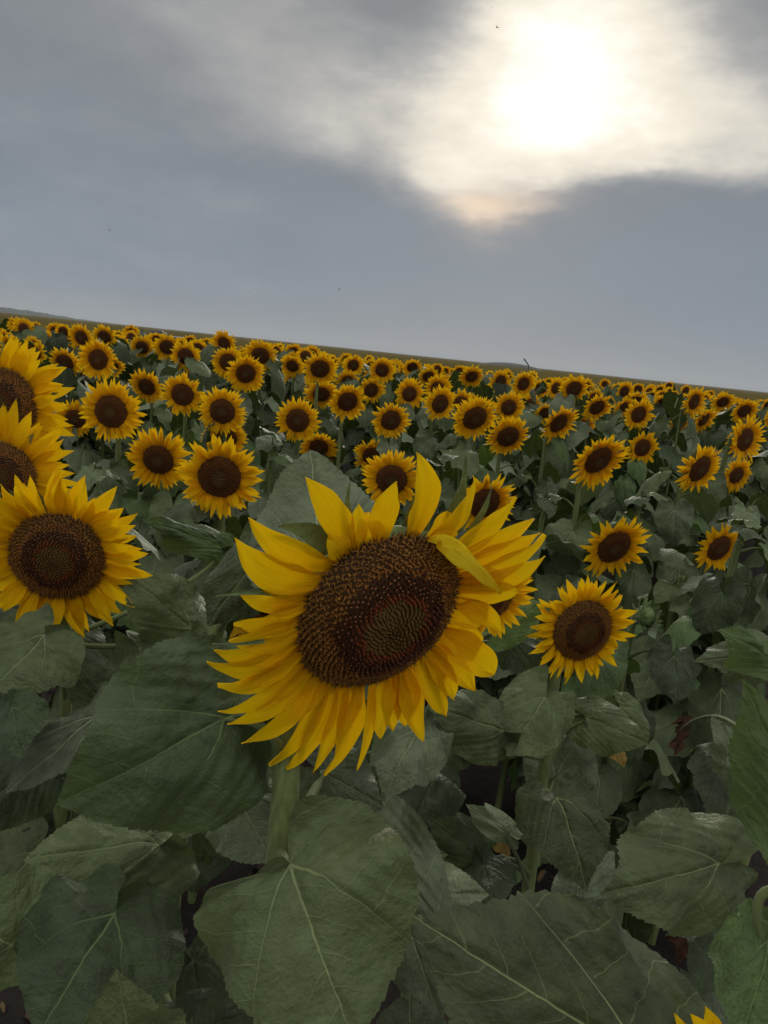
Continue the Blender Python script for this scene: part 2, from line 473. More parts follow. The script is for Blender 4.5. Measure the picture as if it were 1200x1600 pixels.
def generic_leaf(name, rnd, nth, ns, mat, size=1.0):
    """origin at the stem; stalk rises outward (+y), blade droops; blade length 1"""
    mb = MB()
    pl = rnd.uniform(.45, .65); rise = rnd.uniform(.15, .4)
    J = Vector((rnd.uniform(-.05, .05), pl, rise))
    if nth > 20:
        mb.tube([bez(Vector((0, 0, 0)), Vector((0, pl * .55, rise * 1.25)), J, t / 7) for t in range(8)], lambda t: .032 - .014 * t, M_stalk, 5)
    else:
        mb.tube([Vector((0, 0, 0)), Vector((0, pl * .55, rise * 1.0)), J], lambda t: .03 - .012 * t, M_stalk, 3)
    rows = leaf_points(nth, ns, rnd, rnd.uniform(.78, 1.0), rnd.uniform(.3, .8), rnd.uniform(-.15, .3), rnd.uniform(.05, .11), teeth=32 if nth > 60 else 20)
    pitch = rnd.uniform(R(8), R(60))
    M = Matrix.Translation(J) @ Matrix.Rotation(rnd.uniform(-.35, .35), 4, 'Z') @ Matrix.Rotation(-pitch, 4, 'X') @ Matrix.Rotation(rnd.uniform(-.35, .35), 4, 'Y')
    add_leaf(mb, rows, M, mat)
    return mb
rl = random.Random(11)
LEAF_MID = [generic_leaf('leaf', rl, 64, 9, (M_leaf, M_leaf, M_leaf_pale, M_leaf, M_leaf, M_leaf_dark, M_leaf_pale, M_leaf, M_leaf_light, M_leaf)[i]).mesh('leaf_blade') for i in range(10)]
def foliage_mesh(rnd, stem=True):
    """low-detail foliage of a far plant of height 1"""
    mb = MB()
    for k in range(12):
        z = .35 + .64 * k / 11
        mat = rnd.choice((M_leaf, M_leaf, M_leaf, M_leaf_pale, M_leaf_dark))
        lf = generic_leaf('l', rnd, 16, 4, mat)
        A = Matrix.Translation((0, 0, z)) @ Matrix.Rotation(k * 2.4 + rnd.uniform(-.4, .4), 4, 'Z') @ Matrix.Scale(rnd.uniform(.13, .19) * (1.1 - .3 * k / 11), 4)
        o = len(mb.v); mb.v += [tuple(A @ Vector(v)) for v in lf.v]
        for f, uv, mi in zip(lf.f, lf.uv, lf.mi):
            mb.f.append(tuple(o + a for a in f)); mb.uv.append(uv); mb.mi.append(mb.slot(lf.mats[mi])); mb.c.append(None)
    return mb
FOL = [foliage_mesh(rl).mesh('foliage') for _ in range(7)]

# ------------------------------------------------------------------ flower heads (unit diameter, facing +z)
_pk = [0]
def petal(mb, b, m, t, N, W, mat, nu=9, nv=5, cup=.25, roll=0.0, prof=0, vscale=1.0, groove=.03):
    """blade from b over control m to t; N = local up"""
    pts, uvs = [], []; _pk[0] += 1; q_ = _pk[0] * 3.7
    for i in range(nu):
        s = i / (nu - 1)
        c = bez(b, m, t, s)
        tg = ((m - b) * (1 - s) + (t - m) * s).normalized()
        sd_ = tg.cross(N).normalized(); nn = sd_.cross(tg).normalized()
        rr = roll * (0.3 + s)
        sd2 = sd_ * math.cos(rr) + nn * math.sin(rr); nn2 = nn * math.cos(rr) - sd_ * math.sin(rr)
        w = (.50 + .50 * sstep(0, .42, s))
        if prof == 0: w *= max(0.0, 1 - max(0, (s - .38) / .62) ** 1.9)
        elif prof == 1: w *= max(0.0, 1 - max(0, (s - .55) / .45) ** 2.6)
        else: w *= max(0.0, 1 - max(0, (s - .2) / .8) ** 1.2)
        w = max(w, .012) * W / 2
        for j in range(nv):
            v = -1 + 2 * j / (nv - 1)
            if nu >= 12:
                e_ = noise.noise(Vector((s * 4.5, q_ + (7 if v > 0 else 0), abs(v)))) * .16 * w * abs(v) ** 2
                z_ = noise.noise(Vector((s * 3.5 + q_, v * 1.3, 2))) * .13 * W * (.3 + s)
                c2 = c + sd2 * (v / max(abs(v), .01) * e_) + nn2 * z_
            else: c2 = c
            pts.append(c2 + sd2 * (v * w) + nn2 * (cup * w * v * v + groove * W * math.cos(v * 6.5) * (1 - s * .6)))
            uvs.append((v, s * vscale))
    mb.grid(pts, uvs, nu, nv, mat)

def petals_unit(rnd, n, rd, mat, hi=True, ragged=.12, bend=0.0):
    """list of petal control tuples for a head of diameter 1 and disc radius rd"""
    out = []
    for ring in range(2):
        cnt = n if ring == 0 else int(n * .75)
        for k in range(cnt):
            a = 2 * math.pi * (k + .5 * ring + rnd.uniform(-.25, .25)) / cnt
            ro = .53 * (1 - rnd.random() ** 1.3 * ragged * 2) * (1.0 if ring == 0 else .94)
            da = rnd.uniform(-.12, .12)
            z0 = -.015 - .012 * ring + rnd.uniform(-.006, .006)
            zt = rnd.uniform(-.09, .10) + (-.03 if ring else .02) + bend
            dirb = Vector((math.cos(a), math.sin(a), 0)); dirt = Vector((math.cos(a + da), math.sin(a + da), 0))
            b = dirb * rd * .9 + Vector((0, 0, z0)); t = dirt * ro + Vector((0, 0, zt))
            m = (b + t) / 2 + Vector((0, 0, rnd.uniform(-.01, .04))) + Vector((-dirb.y, dirb.x, 0)) * rnd.uniform(-.02, .02)
            out.append((b, m, t, rnd.uniform(.064, .098) * (38 / n) ** .5, rnd.uniform(-.2, .5), rnd.uniform(-.35, .35), rnd.choice((0, 0, 0, 1)), mat))
    return out
def bracts_unit(rnd, rd, hi=True):
    mb = MB()
    # receptacle: shallow green cup behind the disc with a neck
    prof = [(.0, -.16), (.035, -.155), (.07, -.125), (rd * .6, -.09), (rd * .95, -.05), (rd * 1.0, -.02), (rd * .8, -.01)]
    n = 20 if hi else 10
    mb.grid([Vector((r * math.cos(2 * math.pi * j / n), r * math.sin(2 * math.pi * j / n), z)) for r, z in prof for j in range(n)], None, len(prof), n, M_bract, close=True)
    if hi:
        for k in range(26):
            a = 2 * math.pi * k / 26 + rnd.uniform(-.1, .1)
            d = Vector((math.cos(a), math.sin(a), 0)); r1 = rd + rnd.uniform(.10, .19)
            b = d * rd * .8 + Vector((0, 0, -.05)); t = d * r1 + Vector((0, 0, rnd.uniform(-.10, -.02)))
            petal(mb, b, (b + t) / 2 + Vector((0, 0, -.02)), t, Vector((0, 0, 1)), .085, M_bract, 6, 3, .2, 0, 2)
    return mb
def disc_unit(rd, h=.07, nr=9, n=24):
    mb = MB(); pts = []
    for i in range(nr):
        r = rd * i / (nr - 1)
        z = h * (1 - (r / rd) ** 2.2) - .01 - .25 * h * math.exp(-(r / (rd * .35)) ** 2)
        for j in range(n):
            rr = r * (1 + .03 * math.sin(j * 2.7) * (i == nr - 1))
            pts.append(Vector((rr * math.cos(2 * math.pi * j / n), rr * math.sin(2 * math.pi * j / n), z)))
    mb.grid(pts, None, nr, n, M_disc, close=True)
    return mb
rh = random.Random(5)
HEADS = []
for i in range(12):
    rd = rh.uniform(.220, .262)
    pm = MB()
    for (b, m, t, w, cup, roll, pf, mat) in petals_unit(rh, rh.randint(48, 60), rd, M_petal, ragged=rh.uniform(.08, .2), bend=rh.uniform(-.06, .08)):
        petal(pm, b, m, t, Vector((0, 0, 1)), w, mat, 6, 3, cup, roll, pf, groove=0)
    HEADS.append((pm.mesh('petals'), disc_unit(rd).mesh('seed_disc'), bracts_unit(rh, rd).mesh('flower_head')))
HEADS_LO = []
for i in range(6):
    rd = rh.uniform(.25, .30)
    pm = MB()
    for (b, m, t, w, cup, roll, pf, mat) in petals_unit(rh, 32, rd, M_petal, bend=rh.uniform(-.06, .06)):
        petal(pm, b, m, t, Vector((0, 0, 1)), w, mat, 4, 2, 0, roll, pf, groove=0)
    HEADS_LO.append((pm.mesh('petals'), disc_unit(rd, nr=5, n=12).mesh('seed_disc'), bracts_unit(rh, rd, False).mesh('flower_head')))

def floret_disc(Rd, h, N, rnd, fine=1.0):
    """a disc of individual florets in a golden-angle spiral; Rd in metres, facing +z"""
    mb = MB(); mb.sm = True
    GA = math.pi * (3 - 5 ** .5)
    def zz(r): return h * (1 - (r / Rd) ** 2.3) - .22 * h * math.exp(-(r / (Rd * .30)) ** 2)
    # underlying dome
    pts = []
    for i in range(14):
        r = Rd * .985 * i / 13
        for j in range(40):
            pts.append(Vector((r * math.cos(j * math.pi / 20), r * math.sin(j * math.pi / 20), zz(r) - .0012)))
    mb.grid(pts, None, 14, 40, M_floret, (.085, .040, .011), close=True)
    sp = Rd * math.sqrt(math.pi / N)
    for k in range(1, N):
        q = math.sqrt(k / N); r = Rd * q; a = k * GA
        jit = .09 if q < .62 else .14
        c = Vector((r * math.cos(a), r * math.sin(a), zz(r)))
        dz = (zz(r + .0005) - zz(r - .0005)) / .001
        n = Vector((-dz * math.cos(a), -dz * math.sin(a), 1)).normalized()
        out = Vector((math.cos(a), math.sin(a), 0)); sd_ = n.cross(out).normalized(); ou = sd_.cross(n)
        c += sd_ * rnd.uniform(-jit, jit) * sp + ou * rnd.uniform(-jit, jit) * sp
        edge = q + rnd.uniform(-.035, .035)
        tv = rnd.uniform(.8, 1.35) * 1.25
        def cone(rad, hh, lean, colr, top=.35, tcol=None, m=5, p0=0):
            base = [c + (sd_ * math.cos(x) + ou * math.sin(x)) * rad for x in [p0 + 2 * math.pi * i / m for i in range(m)]]
            apex = c + n * hh + lean
            tp = [apex + (sd_ * math.cos(x) + ou * math.sin(x)) * rad * top for x in [p0 + 2 * math.pi * i / m for i in range(m)]]
            for i in range(m):
                mb.face([base[i], base[(i + 1) % m], tp[(i + 1) % m], tp[i]], M_floret, colr)
            mb.face(tp, M_floret, tcol or colr)
        if edge < .37:        # tight green-brown buds in the centre
            cone(sp * .50, sp * .8, -ou * sp * .25, (.095 * tv, .052 * tv, .013 * tv), .3, (.135 * tv, .080 * tv, .024 * tv))
        elif edge < .46:      # ring of rusty buds
            cone(sp * .46, sp * 1.0, -ou * sp * .15, (.11 * tv, .026 * tv, .007 * tv), .45, (.17 * tv, .045 * tv, .012 * tv))
        elif edge < .66:      # dark ring, anther tubes tipped with pale pollen
            cone(sp * .34, sp * 1.25, ou * sp * rnd.uniform(-.1, .3), (.050 * tv, .014 * tv, .006 * tv), .62,
                 (.24 * tv, .09 * tv, .034 * tv) if rnd.random() < .55 else (.05, .015, .008))
        else:                 # open florets, frayed and brown
            hh = sp * rnd.uniform(.75, 1.15)
            c0 = (.185 * tv, .075 * tv, .013 * tv) if edge < .80 else (.165 * tv, .078 * tv, .015 * tv)
            cone(sp * .40, hh * .65, ou * sp * .2, (c0[0] * .75, c0[1] * .65, c0[2] * .6), .75, (c0[0] * .7, c0[1] * .6, c0[2] * .6), p0=rnd.random())
            top = c + n * hh * .62 + ou * sp * .2
            for s_ in range(3):
                aa = rnd.uniform(0, 6.28); dd = sd_ * math.cos(aa) + ou * math.sin(aa)
                ww = dd.cross(n) * sp * .13
                p1 = top + dd * sp * .35 + n * sp * .35; p2 = top + dd * sp * .75 + n * sp * rnd.uniform(.2, .45)
                mb.face([top - ww, top + ww, p1 + ww, p1 - ww], M_floret, c0)
                mb.face([p1 - ww, p1 + ww, p2], M_floret, (c0[0] * 1.15, c0[1] * 1.1, c0[2] * 1.0))
    # frayed dark skirt where the disc meets the petals
    for k in range(int(170 * fine)):
        a = rnd.uniform(0, 6.283); out = Vector((math.cos(a), math.sin(a), 0)); tg = Vector((-out.y, out.x, 0))
        b = out * Rd * .96 + Vector((0, 0, .001)); t = out * Rd * rnd.uniform(1.03, 1.11) + Vector((0, 0, rnd.uniform(.001, .004))) + tg * rnd.uniform(-.003, .003)
        ww = tg * Rd * .016
        mb.face([b - ww, b + ww, t], M_floret, (.05, .030, .012))
    return mb

# ------------------------------------------------------------------ ground
def terrain(x, y):
    return .26 * sstep(2.2, 6.0, y) - 1.15 * sstep(9.5, 19, y) + .62 * sstep(40, 115, y)
def basis(N, upv=Vector((0, 0, 1))):
    """matrix whose +z looks along N"""
    N = N.normalized(); x = upv.cross(N).normalized(); y = N.cross(x)
    return Matrix((x, y, N)).transposed().to_4x4()

M = Mat('soil')
t = M.new('ShaderNodeTexCoord')
n1 = M.noise(t.outputs['Object'], 9, 8, .65); n2 = M.noise(t.outputs['Object'], 1.3, 4)
c = M.ramp(n1.outputs['Fac'], [(.35, (.006, .004, .003)), (.52, (.018, .011, .008)), (.7, (.042, .025, .018))])
c = M.mix(M.rng(n2.outputs['Fac'], .4, .7, 0, .5), c, (.016, .009, .006))
M.link(c, M.p.inputs['Base Color']); M.p.inputs['Roughness'].default_value = .95
M.bump(n1.outputs['Fac'], .05, 1)
M_soil = M.m
ys = [-6, -4, -2.5] + [-1.5 + .08 * i for i in range(70)] + [4.2 + .3 * i for i in range(28)] + [13, 15, 18, 22, 27, 33, 40, 50, 70, 110, 200, 500, 1500, 6000]
mb = MB(); pts = []; NX = 61
for y in ys:
    hw = max(5, y * 1.6 + 4)
    for i in range(NX):
        u = -1 + 2 * i / (NX - 1); x = u * hw * (abs(u) ** .3 if True else 1)
        z = terrain(x, y)
        if y < 9: z += .05 * noise.noise(Vector((x * 2.2, y * 2.2, 0))) + .025 * noise.noise(Vector((x * 8, y * 8, 3)))
        pts.append(Vector((x, y, z)))
mb.grid(pts, None, len(ys), NX, M_soil)
tag(ob('ground', mb.mesh('ground')), kind='structure')

# dead leaves and clods lying on the soil
M = Mat('dry_leaf'); oi = M.new('ShaderNodeNewGeometry')
c = M.ramp(oi.outputs['Random Per Island'], [(0, (.025, .013, .009)), (.6, (.045, .024, .014)), (.9, (.08, .045, .022)), (1, (.12, .08, .03))])
M.link(c, M.p.inputs['Base Color']); M.p.inputs['Roughness'].default_value = .8
M_dry = M.m
mb = MB(); rg = random.Random(3)
for k in range(900):
    y = rg.uniform(.4, 4.5); x = rg.uniform(-.6, .6) * y * 1.1 + rg.uniform(-.3, .3)
    s = rg.uniform(.008, .04); o = Vector((x, y, terrain(x, y) + .025 + rg.uniform(0, .02)))
    q = Matrix.Rotation(rg.uniform(0, 6.28), 3, 'Z') @ Matrix.Rotation(rg.uniform(-.7, .7), 3, 'X')
    P = []
    for i in range(3):
        for j in range(4):
            u = -1 + i; v = -1 + 2 * j / 3
            P.append(o + q @ Vector((u * s * .5 * (1 - .5 * abs(v)), v * s, s * (.5 * u * u + .25 * math.sin(3 * v + k)))))
    mb.grid(P, None, 3, 4, M_dry)
tag(ob('leaf_litter', mb.mesh('leaf_litter')), kind='stuff')

# ------------------------------------------------------------------ plants
PL = []           # (root, px, py, diam_px, label or None, ref or None)
GROUP = 'sunflowers growing in the field'
def new_plant(x, y, name='sunflower_plant'):
    r = bpy.data.objects.new(name, None); C.objects.link(r)
    r.location = (x, y, terrain(x, y)); r.empty_display_size = .1
    return r

def stem_to_head(root, base, headc, N, D, rad, nseg=10, hi=True):
    """stem mesh from the ground to the back of the head, local to root"""
    o = root.location
    back = headc - N * D * .15
    dist = max(.05, D * .45)
    neck = back - N * dist * .5 + Vector((0, 0, -dist * .45))
    H = headc.z - base.z
    low = neck + Vector((0, 0, -H * .25)) + (base - neck) * .06
    P = [base - Vector((0, 0, .05)), base.lerp(low, .5) + Vector((rl.uniform(-.01, .01), rl.uniform(-.01, .01), 0)), low, neck, back]
    path = spline([p - o for p in P], 6 if hi else 3)
    mb = MB(); mb.tube(path, lambda t: rad * (1.35 - .55 * t), M_stem, 8 if hi else 5, ridge=.04)
    return mb.mesh('stem'), [p + o for p in path]

def facing(px):
    return None
def project(p):
    v = p - cam_pos; d = v.dot(fw)
    return 600 + v.dot(rt) / d * FPX, 800 - v.dot(up) / d * FPX, d
HEADPX = []
def blocks(root, mw, size):
    c = root.location + mw @ Vector((0, .95, .12)); x, y, d = project(c)
    rr = size * .38 * FPX / d
    for (hx, hy, hd, dep) in HEADPX:
        if d < dep + .05 and (hx - x) ** 2 + (hy - y) ** 2 < (hd * .40 + rr) ** 2: return True
    return False
N0 = Vector((.02, -.93, -.22))
def plant(px, py, d, N=None, D=None, lod=None, label=None, ref=None, depth=None, mat=None, tilt=None, rnd=random.Random(21)):
    D = D or .20
    dep = depth or min(D * FPX / d, 10.5 + 1.5 * rnd.random())
    D = d * dep / FPX
    Hc = at(px, py, dep)
    if N is None:
        tx = .10 + .28 * (px / 1200.0)
        N = Vector((tx + rnd.gauss(0, .20), -1, -.28 + rnd.gauss(0, .18)))
    N = N.normalized()
    bx, by = Hc.x - N.x * .1 + rnd.uniform(-.04, .04), Hc.y + .07 + rnd.uniform(-.04, .06)
    root = new_plant(bx, by)
    H = Hc.z - root.location.z
    hi = dep < 4.6 if lod is None else lod
    st, path = stem_to_head(root, root.location.copy(), Hc, N, D, .0092 if hi else .0085, hi=hi)
    ob('stem', st, root)
    if hi:
        nl = 17
        for k in range(nl):
            f = .30 + .66 * k / (nl - 1)
            p = path[min(len(path) - 1, int(f * (len(path) - 7)))] if False else None
            zt = root.location.z + H * f * .97
            p = min(path, key=lambda q: abs(q.z - zt))
            s = rnd.uniform(.155, .21) * (1.05 - .40 * max(0, f - .55) / .4)
            mw = Matrix.Translation(p - root.location) @ Matrix.Rotation(k * 2.4 + rnd.uniform(-.4, .4) + px, 4, 'Z') @ Matrix.Rotation(rnd.uniform(-.35, .25), 4, 'X') @ Matrix.Scale(s, 4)
            if not blocks(root, mw, s): ob('leaf', rnd.choice(LEAF_MID), root, mw)
    else:
        ob('foliage', rnd.choice(FOL), root, Matrix.Rotation(rnd.uniform(0, 6.28), 4, 'Z') @ Matrix.Diagonal((1.25, 1.25, H * .97, 1)))
    hs = rnd.choice(HEADS if dep < 6.5 else HEADS_LO)
    D *= 1.07
    hm = Matrix.Translation(Hc - root.location) @ basis(N) @ Matrix.Rotation(rnd.uniform(0, 6.28), 4, 'Z') @ Matrix.Scale(D, 4)
    h = ob('flower_head', hs[2], root, hm)
    ob('petal_ring', hs[0], h); ob('seed_disc', hs[1], h)
    PL.append([root, px, py, d, label, ref])
    return root

def near_head(root, Hc, N, D, rd, n, rnd, petmat=M_petal_hero, nflo=900, spin=0.0, ragged=.12, dome=.3):
    """head with each petal a mesh of its own"""
    hm = Matrix.Translation(Hc - root.location) @ basis(N) @ Matrix.Rotation(spin, 4, 'Z')
    S = Matrix.Scale(D, 4)
    br = bracts_unit(rnd, rd)
    br.v = [tuple(Vector(v) * D) for v in br.v]
    h = ob('flower_head', br.mesh('flower_head'), root, hm)
    ob('seed_disc', floret_disc(rd * D, rd * D * dome, nflo, rnd).mesh('seed_disc'), h)
    for (b, m, t, w, cup, roll, pf, mat) in petals_unit(rnd, n, rd, petmat, ragged=ragged):
        mb = MB(); petal(mb, b * D, m * D, t * D, Vector((0, 0, 1)), w * D * 1.0, mat, 12, 7, cup, roll, 0)
        ob('petal', mb.mesh('petal'), h)
    return h

def hand_leaf(root, J, T, dJ, dT, Wpx, stemp, hint=(0, .25, 1), mat=None, seed=0, droop=.28, fold=.10, wave=.05, skew=0.0, stalk=None, sr=.0032, hi=True, lobes=(1, 1)):
    """blade from the junction pixel J to the tip pixel T at depths dJ, dT, about Wpx photo pixels wide; stalk to the stem point"""
    rnd = random.Random(seed * 13 + 5)
    mat = mat or M_leaf
    Jp, Tp = at(*J, dJ), at(*T, dT)
    L = (Tp - Jp).length
    w = Wpx / FPX * (dJ + dT) / 2 / L / 1.13
    rows = leaf_points(261 if hi else 90, 34 if hi else 14, rnd, w, droop * 1.25, fold, wave * 1.9, teeth=76, skew=skew, lobes=lobes)
    tip = rows[len(rows) // 2][-1][0]
    if len(rows) % 2 == 0: tip = (rows[len(rows) // 2][-1][0] + rows[len(rows) // 2 - 1][-1][0]) / 2
    y = (Tp - Jp).normalized()
    Nw = rt * hint[0] + up * hint[1] - fw * hint[2]
    z = (Nw - y * Nw.dot(y)).normalized(); x = y.cross(z)
    B = Matrix((x, y, z)).transposed().to_4x4()
    ang = math.atan2(tip.z, tip.y)
    A = Matrix.Translation(Jp - root.location) @ B @ Matrix.Rotation(-ang, 4, 'X') @ Matrix.Scale(L / tip.length, 4)
    mb = MB(); add_leaf(mb, rows, Matrix.Identity(4), mat)
    o = ob('leaf', mb.mesh('leaf'), root, A)
    # stalk
    Sp = stemp
    Ai = A.inverted()
    mid = (Jp + Sp) / 2 + Vector((0, 0, .16 * (Jp - Sp).length)) - y * .02
    if stalk: mid = at(*stalk[:2], stalk[2])
    Je = Jp - z * .004 + y * .006
    path = [Ai @ (q - root.location) for q in [bez(Sp, mid, Je, i / 12) for i in range(13)]]
    ms = MB(); k = 1 / A.to_scale()[0]
    ms.tube(path, lambda t: (sr * 1.25 - sr * .45 * t) * k * (1 if t < .9 else .55), M_stalk, 8)
    ob('leaf_stalk', ms.mesh('leaf_stalk'), o)
    return o

def hand_stem(root, pix, r0, r1, hairs=0, seg=8):
    """stem through (px, py, depth, ) points, first the top; carried straight down to the soil"""
    P = [at(*p) for p in pix]
    g = P[-1].copy(); g.z = terrain(g.x, g.y) - .03
    g.x += (P[-1].x - P[-2].x) * .3
    P.append(g); P.reverse()
    path = spline([p - root.location for p in P], seg)
    mb = MB(); n = len(path)
    mb.tube(path, lambda t: r1 + (r0 - r1) * t, M_stem, 20, ridge=.035)
    rnd = random.Random(4)
    for k in range(hairs):
        i = rnd.randint(int(n * .4), n - 2); t = rnd.random()
        p = path[i].lerp(path[i + 1], t); tg = (path[i + 1] - path[i]).normalized()
        a = rnd.uniform(0, 6.28); s1 = tg.cross(Vector((0, 1, 0))).normalized(); s2 = tg.cross(s1)
        d_ = s1 * math.cos(a) + s2 * math.sin(a); rr = r1 + (r0 - r1) * (i / n)
        b = p + d_ * rr * .98; e_ = p + d_ * (rr + rnd.uniform(.0012, .0030)) + tg * rnd.uniform(-.001, .001)
        w_ = tg * .00016
        mb.face([b - w_, b + w_, e_], M_stalk)
    ob('stem', mb.mesh('stem'), root)
    return [p + root.location for p in path]
def near_pt(path, px, py):
    """the stem point that shows nearest this pixel height"""
    def pr(p):
        v = p - cam_pos; d = v.dot(fw)
        return 600 + v.dot(rt) / d * FPX, 800 - v.dot(up) / d * FPX
    return min(path, key=lambda p: abs(pr(p)[1] - py))

# ---- the big front bloom ------------------------------------------------
HD = .70
base = at(420, 1700, .74)
root = new_plant(base.x, base.y)
hero = root
sp_ = hand_stem(root, [(548, 925, .745), (470, 1000, .775), (448, 1120, .765), (447, 1230, .745), (438, 1345, .735), (422, 1560, .73)], .0125, .014, hairs=2600, seg=14)
Hc = at(595, 957, HD)
Ncam = Vector((math.sin(R(41)) * .70, -math.sin(R(41)) * .714, math.cos(R(41))))
N = (rt * Ncam.x + up * Ncam.y - fw * Ncam.z).normalized()
view = ray(595, 957).normalized()
RD = 138 / FPX * HD
hm = Matrix.Translation(Hc - root.location) @ basis(N)
hw = Matrix.Translation(Hc) @ basis(N); hwi = hw.inverted()
rb = random.Random(9)
br = MB()
prof = [(.0, -.052), (.014, -.050), (.030, -.044), (.060, -.030), (.082, -.016), (.086, -.006), (.07, -.002)]
br.grid([Vector((r * math.cos(2 * math.pi * j / 32), r * math.sin(2 * math.pi * j / 32), z)) for r, z in prof for j in range(32)], None, len(prof), 32, M_bract, close=True)
head = ob('flower_head', br.mesh('flower_head'), root, hm)
ob('seed_disc', floret_disc(RD, .030, 1250, rb).mesh('seed_disc'), head)
def onplane(px, py, z):
    """this pixel's ray meets the plane z above the disc plane, in head coordinates"""
    o = hwi @ cam_pos; d = (hwi.to_3x3() @ ray(px, py)).normalized()
    t = (z - o.z) / d.z
    return o + d * t
#  tip x,y   base x,y   width  bow   lift  profile
HP = [
 (477, 746, 537, 845, 40, .07, -.004, 0), (560, 787, 556, 845, 26, 0, .002, 0), (620, 752, 594, 838, 42, -.08, .004, 0),
 (652, 707, 640, 835, 47, .14, .004, 0), (743, 747, 668, 840, 40, .12, .004, 0), (806, 777, 705, 849, 42, .10, 0, 0),
 (834, 810, 730, 856, 36, .05, -.004, 0), (843, 832, 738, 866, 36, .06, 0, 0), (851, 835, 745, 885, 50, .12, .004, 0),
 (852, 869, 742, 900, 44, .12, .002, 0), (809, 924, 728, 912, 40, .05, .008, 1), (783, 988, 728, 930, 34, -.08, .004, 0),
 (770, 1054, 700, 990, 54, -.05, .010, 1), (744, 1081, 684, 1012, 42, -.03, .004, 0), (710, 1094, 676, 1022, 36, -.05, 0, 0),
 (697, 1120, 666, 1030, 42, .05, .006, 0), (662, 1159, 642, 1048, 44, .06, .006, 0), (634, 1134, 622, 1060, 30, 0, -.004, 1),
 (596, 1157, 600, 1061, 42, .04, .004, 0), (614, 1142, 610, 1060, 34, 0, -.006, 0), (558, 1204, 575, 1076, 20, -.06, .006, 0),
 (507, 1212, 552, 1081, 38, -.09, .004, 0), (489, 1208, 523, 1083, 38, -.07, .002, 0), (447, 1201, 502, 1081, 40, -.12, .004, 0),
 (420, 1196, 491, 1067, 40, -.12, .000, 0), (377, 1161, 481, 1053, 38, -.14, .004, 0), (355, 1131, 474, 1043, 34, -.13, -.002, 0),
 (340, 1111, 470, 1036, 36, -.14, .004, 0), (340, 1071, 466, 1022, 40, -.15, .002, 0), (354, 1069, 465, 1012, 32, -.12, -.006, 0),
 (323, 1034, 465, 1004, 46, -.15, .004, 0), (335, 1018, 469, 987, 46, -.14, .000, 0), (357, 1001, 472, 969, 50, -.08, .004, 0),
 (365, 975, 477, 948, 46, -.08, -.004, 0), (372, 925, 482, 924, 42, -.11, .004, 0), (367, 841, 494, 896, 46, -.18, .002, 0),
 (388, 809, 511, 873, 39, -.11, .000, 0), (517, 835, 532, 862, 36, 0, -.004, 0), (575, 800, 575, 842, 40, 0, -.010, 0),
 (700, 800, 690, 845, 50, 0, -.010, 0), (790, 900, 735, 895, 46, 0, -.010, 0), (760, 960, 722, 950, 50, 0, -.004, 1),
 (640, 1110, 632, 1055, 40, 0, -.010, 1), (400, 940, 478, 935, 40, -.05, -.010, 0), (690, 1060, 680, 1015, 40, 0, -.010, 0),
 (740, 1020, 708, 975, 50, -.05, -.002, 1), (430, 1120, 500, 1070, 40, -.1, -.010, 0), (530, 1150, 540, 1080, 40, -.05, -.010, 0),
]
for i, (tx, ty, bx, by, w, bow, lift, pf) in enumerate(HP):
    t3 = onplane(tx, ty, lift + rb.uniform(-.002, .002))
    b3 = onplane(bx, by, -.004)
    rr = math.hypot(b3.x, b3.y); k = RD * .93 / rr; b3 = Vector((b3.x * k, b3.y * k, -.004 + .0012 * (i % 3)))
    L = math.hypot(tx - bx, ty - by); dx, dy = (tx - bx) / L, (ty - by) / L
    mx, my = (tx + bx) / 2 - dy * bow * L * 2, (ty + by) / 2 + dx * bow * L * 2
    m3 = onplane(mx, my, .006 + rb.uniform(-.002, .004))
    mb = MB(); petal(mb, b3, m3, t3, Vector((0, 0, 1)), w / FPX * HD * 1.12, M_petal_hero, 20, 9, rb.uniform(.05, .38), rb.uniform(-.22, .22), pf, groove=.02)
    ob('petal', mb.mesh('petal'), head)
# the petal that has folded over the rim of the disc, showing its pale back
mb = MB()
b3 = onplane(676, 842, .002); m3 = onplane(737, 852, .034); t3 = onplane(781, 928, .014)
petal(mb, b3, m3, t3, Vector((.45, .2, .8)), .027, M_petal_back, 26, 9, -.5, .45, 0, groove=.03)
b3 = onplane(668, 841, .000); m3 = onplane(698, 838, .030); t3 = onplane(734, 863, .036)
petal(mb, b3, m3, t3, Vector((.2, .3, .9)), .012, M_petal_back, 20, 7, .3, -.5, 0, groove=.02)
tag(ob('petal', mb.mesh('petal'), head), 'pale petal folded forward over the disc rim')
# bracts behind the petals: (tip, base, width, bend)
for (tx, ty, bx, by, w, bow) in [(432, 822, 530, 858, 36, .22), (548, 753, 556, 842, 14, -.22), (655, 742, 628, 835, 20, .1), (728, 712, 682, 842, 26, .16),
                                 (768, 757, 732, 850, 17, .12), (338, 932, 480, 934, 14, .14), (332, 1006, 470, 985, 9, -.1), (470, 1200, 500, 1080, 18, .1),
                                 (700, 1110, 676, 1020, 16, 0), (735, 770, 700, 842, 14, .3)]:
    L = math.hypot(tx - bx, ty - by); dx, dy = (tx - bx) / L, (ty - by) / L
    zt = .012 if tx < 345 else -.012
    t3 = onplane(tx, ty, zt); b3 = onplane(bx, by, -.010); rr = math.hypot(b3.x, b3.y); b3 = Vector((b3.x * RD * .95 / rr, b3.y * RD * .95 / rr, -.012))
    m3 = onplane((tx + bx) / 2 - dy * bow * L, (ty + by) / 2 + dx * bow * L, -.010 if zt < 0 else .010)
    mb = MB(); petal(mb, b3, m3, t3, Vector((0, 0, 1)), w / FPX * HD * 1.3, M_bract, 14, 5, .4, 0, 2, groove=0)
    ob('bract', mb.mesh('bract'), head)
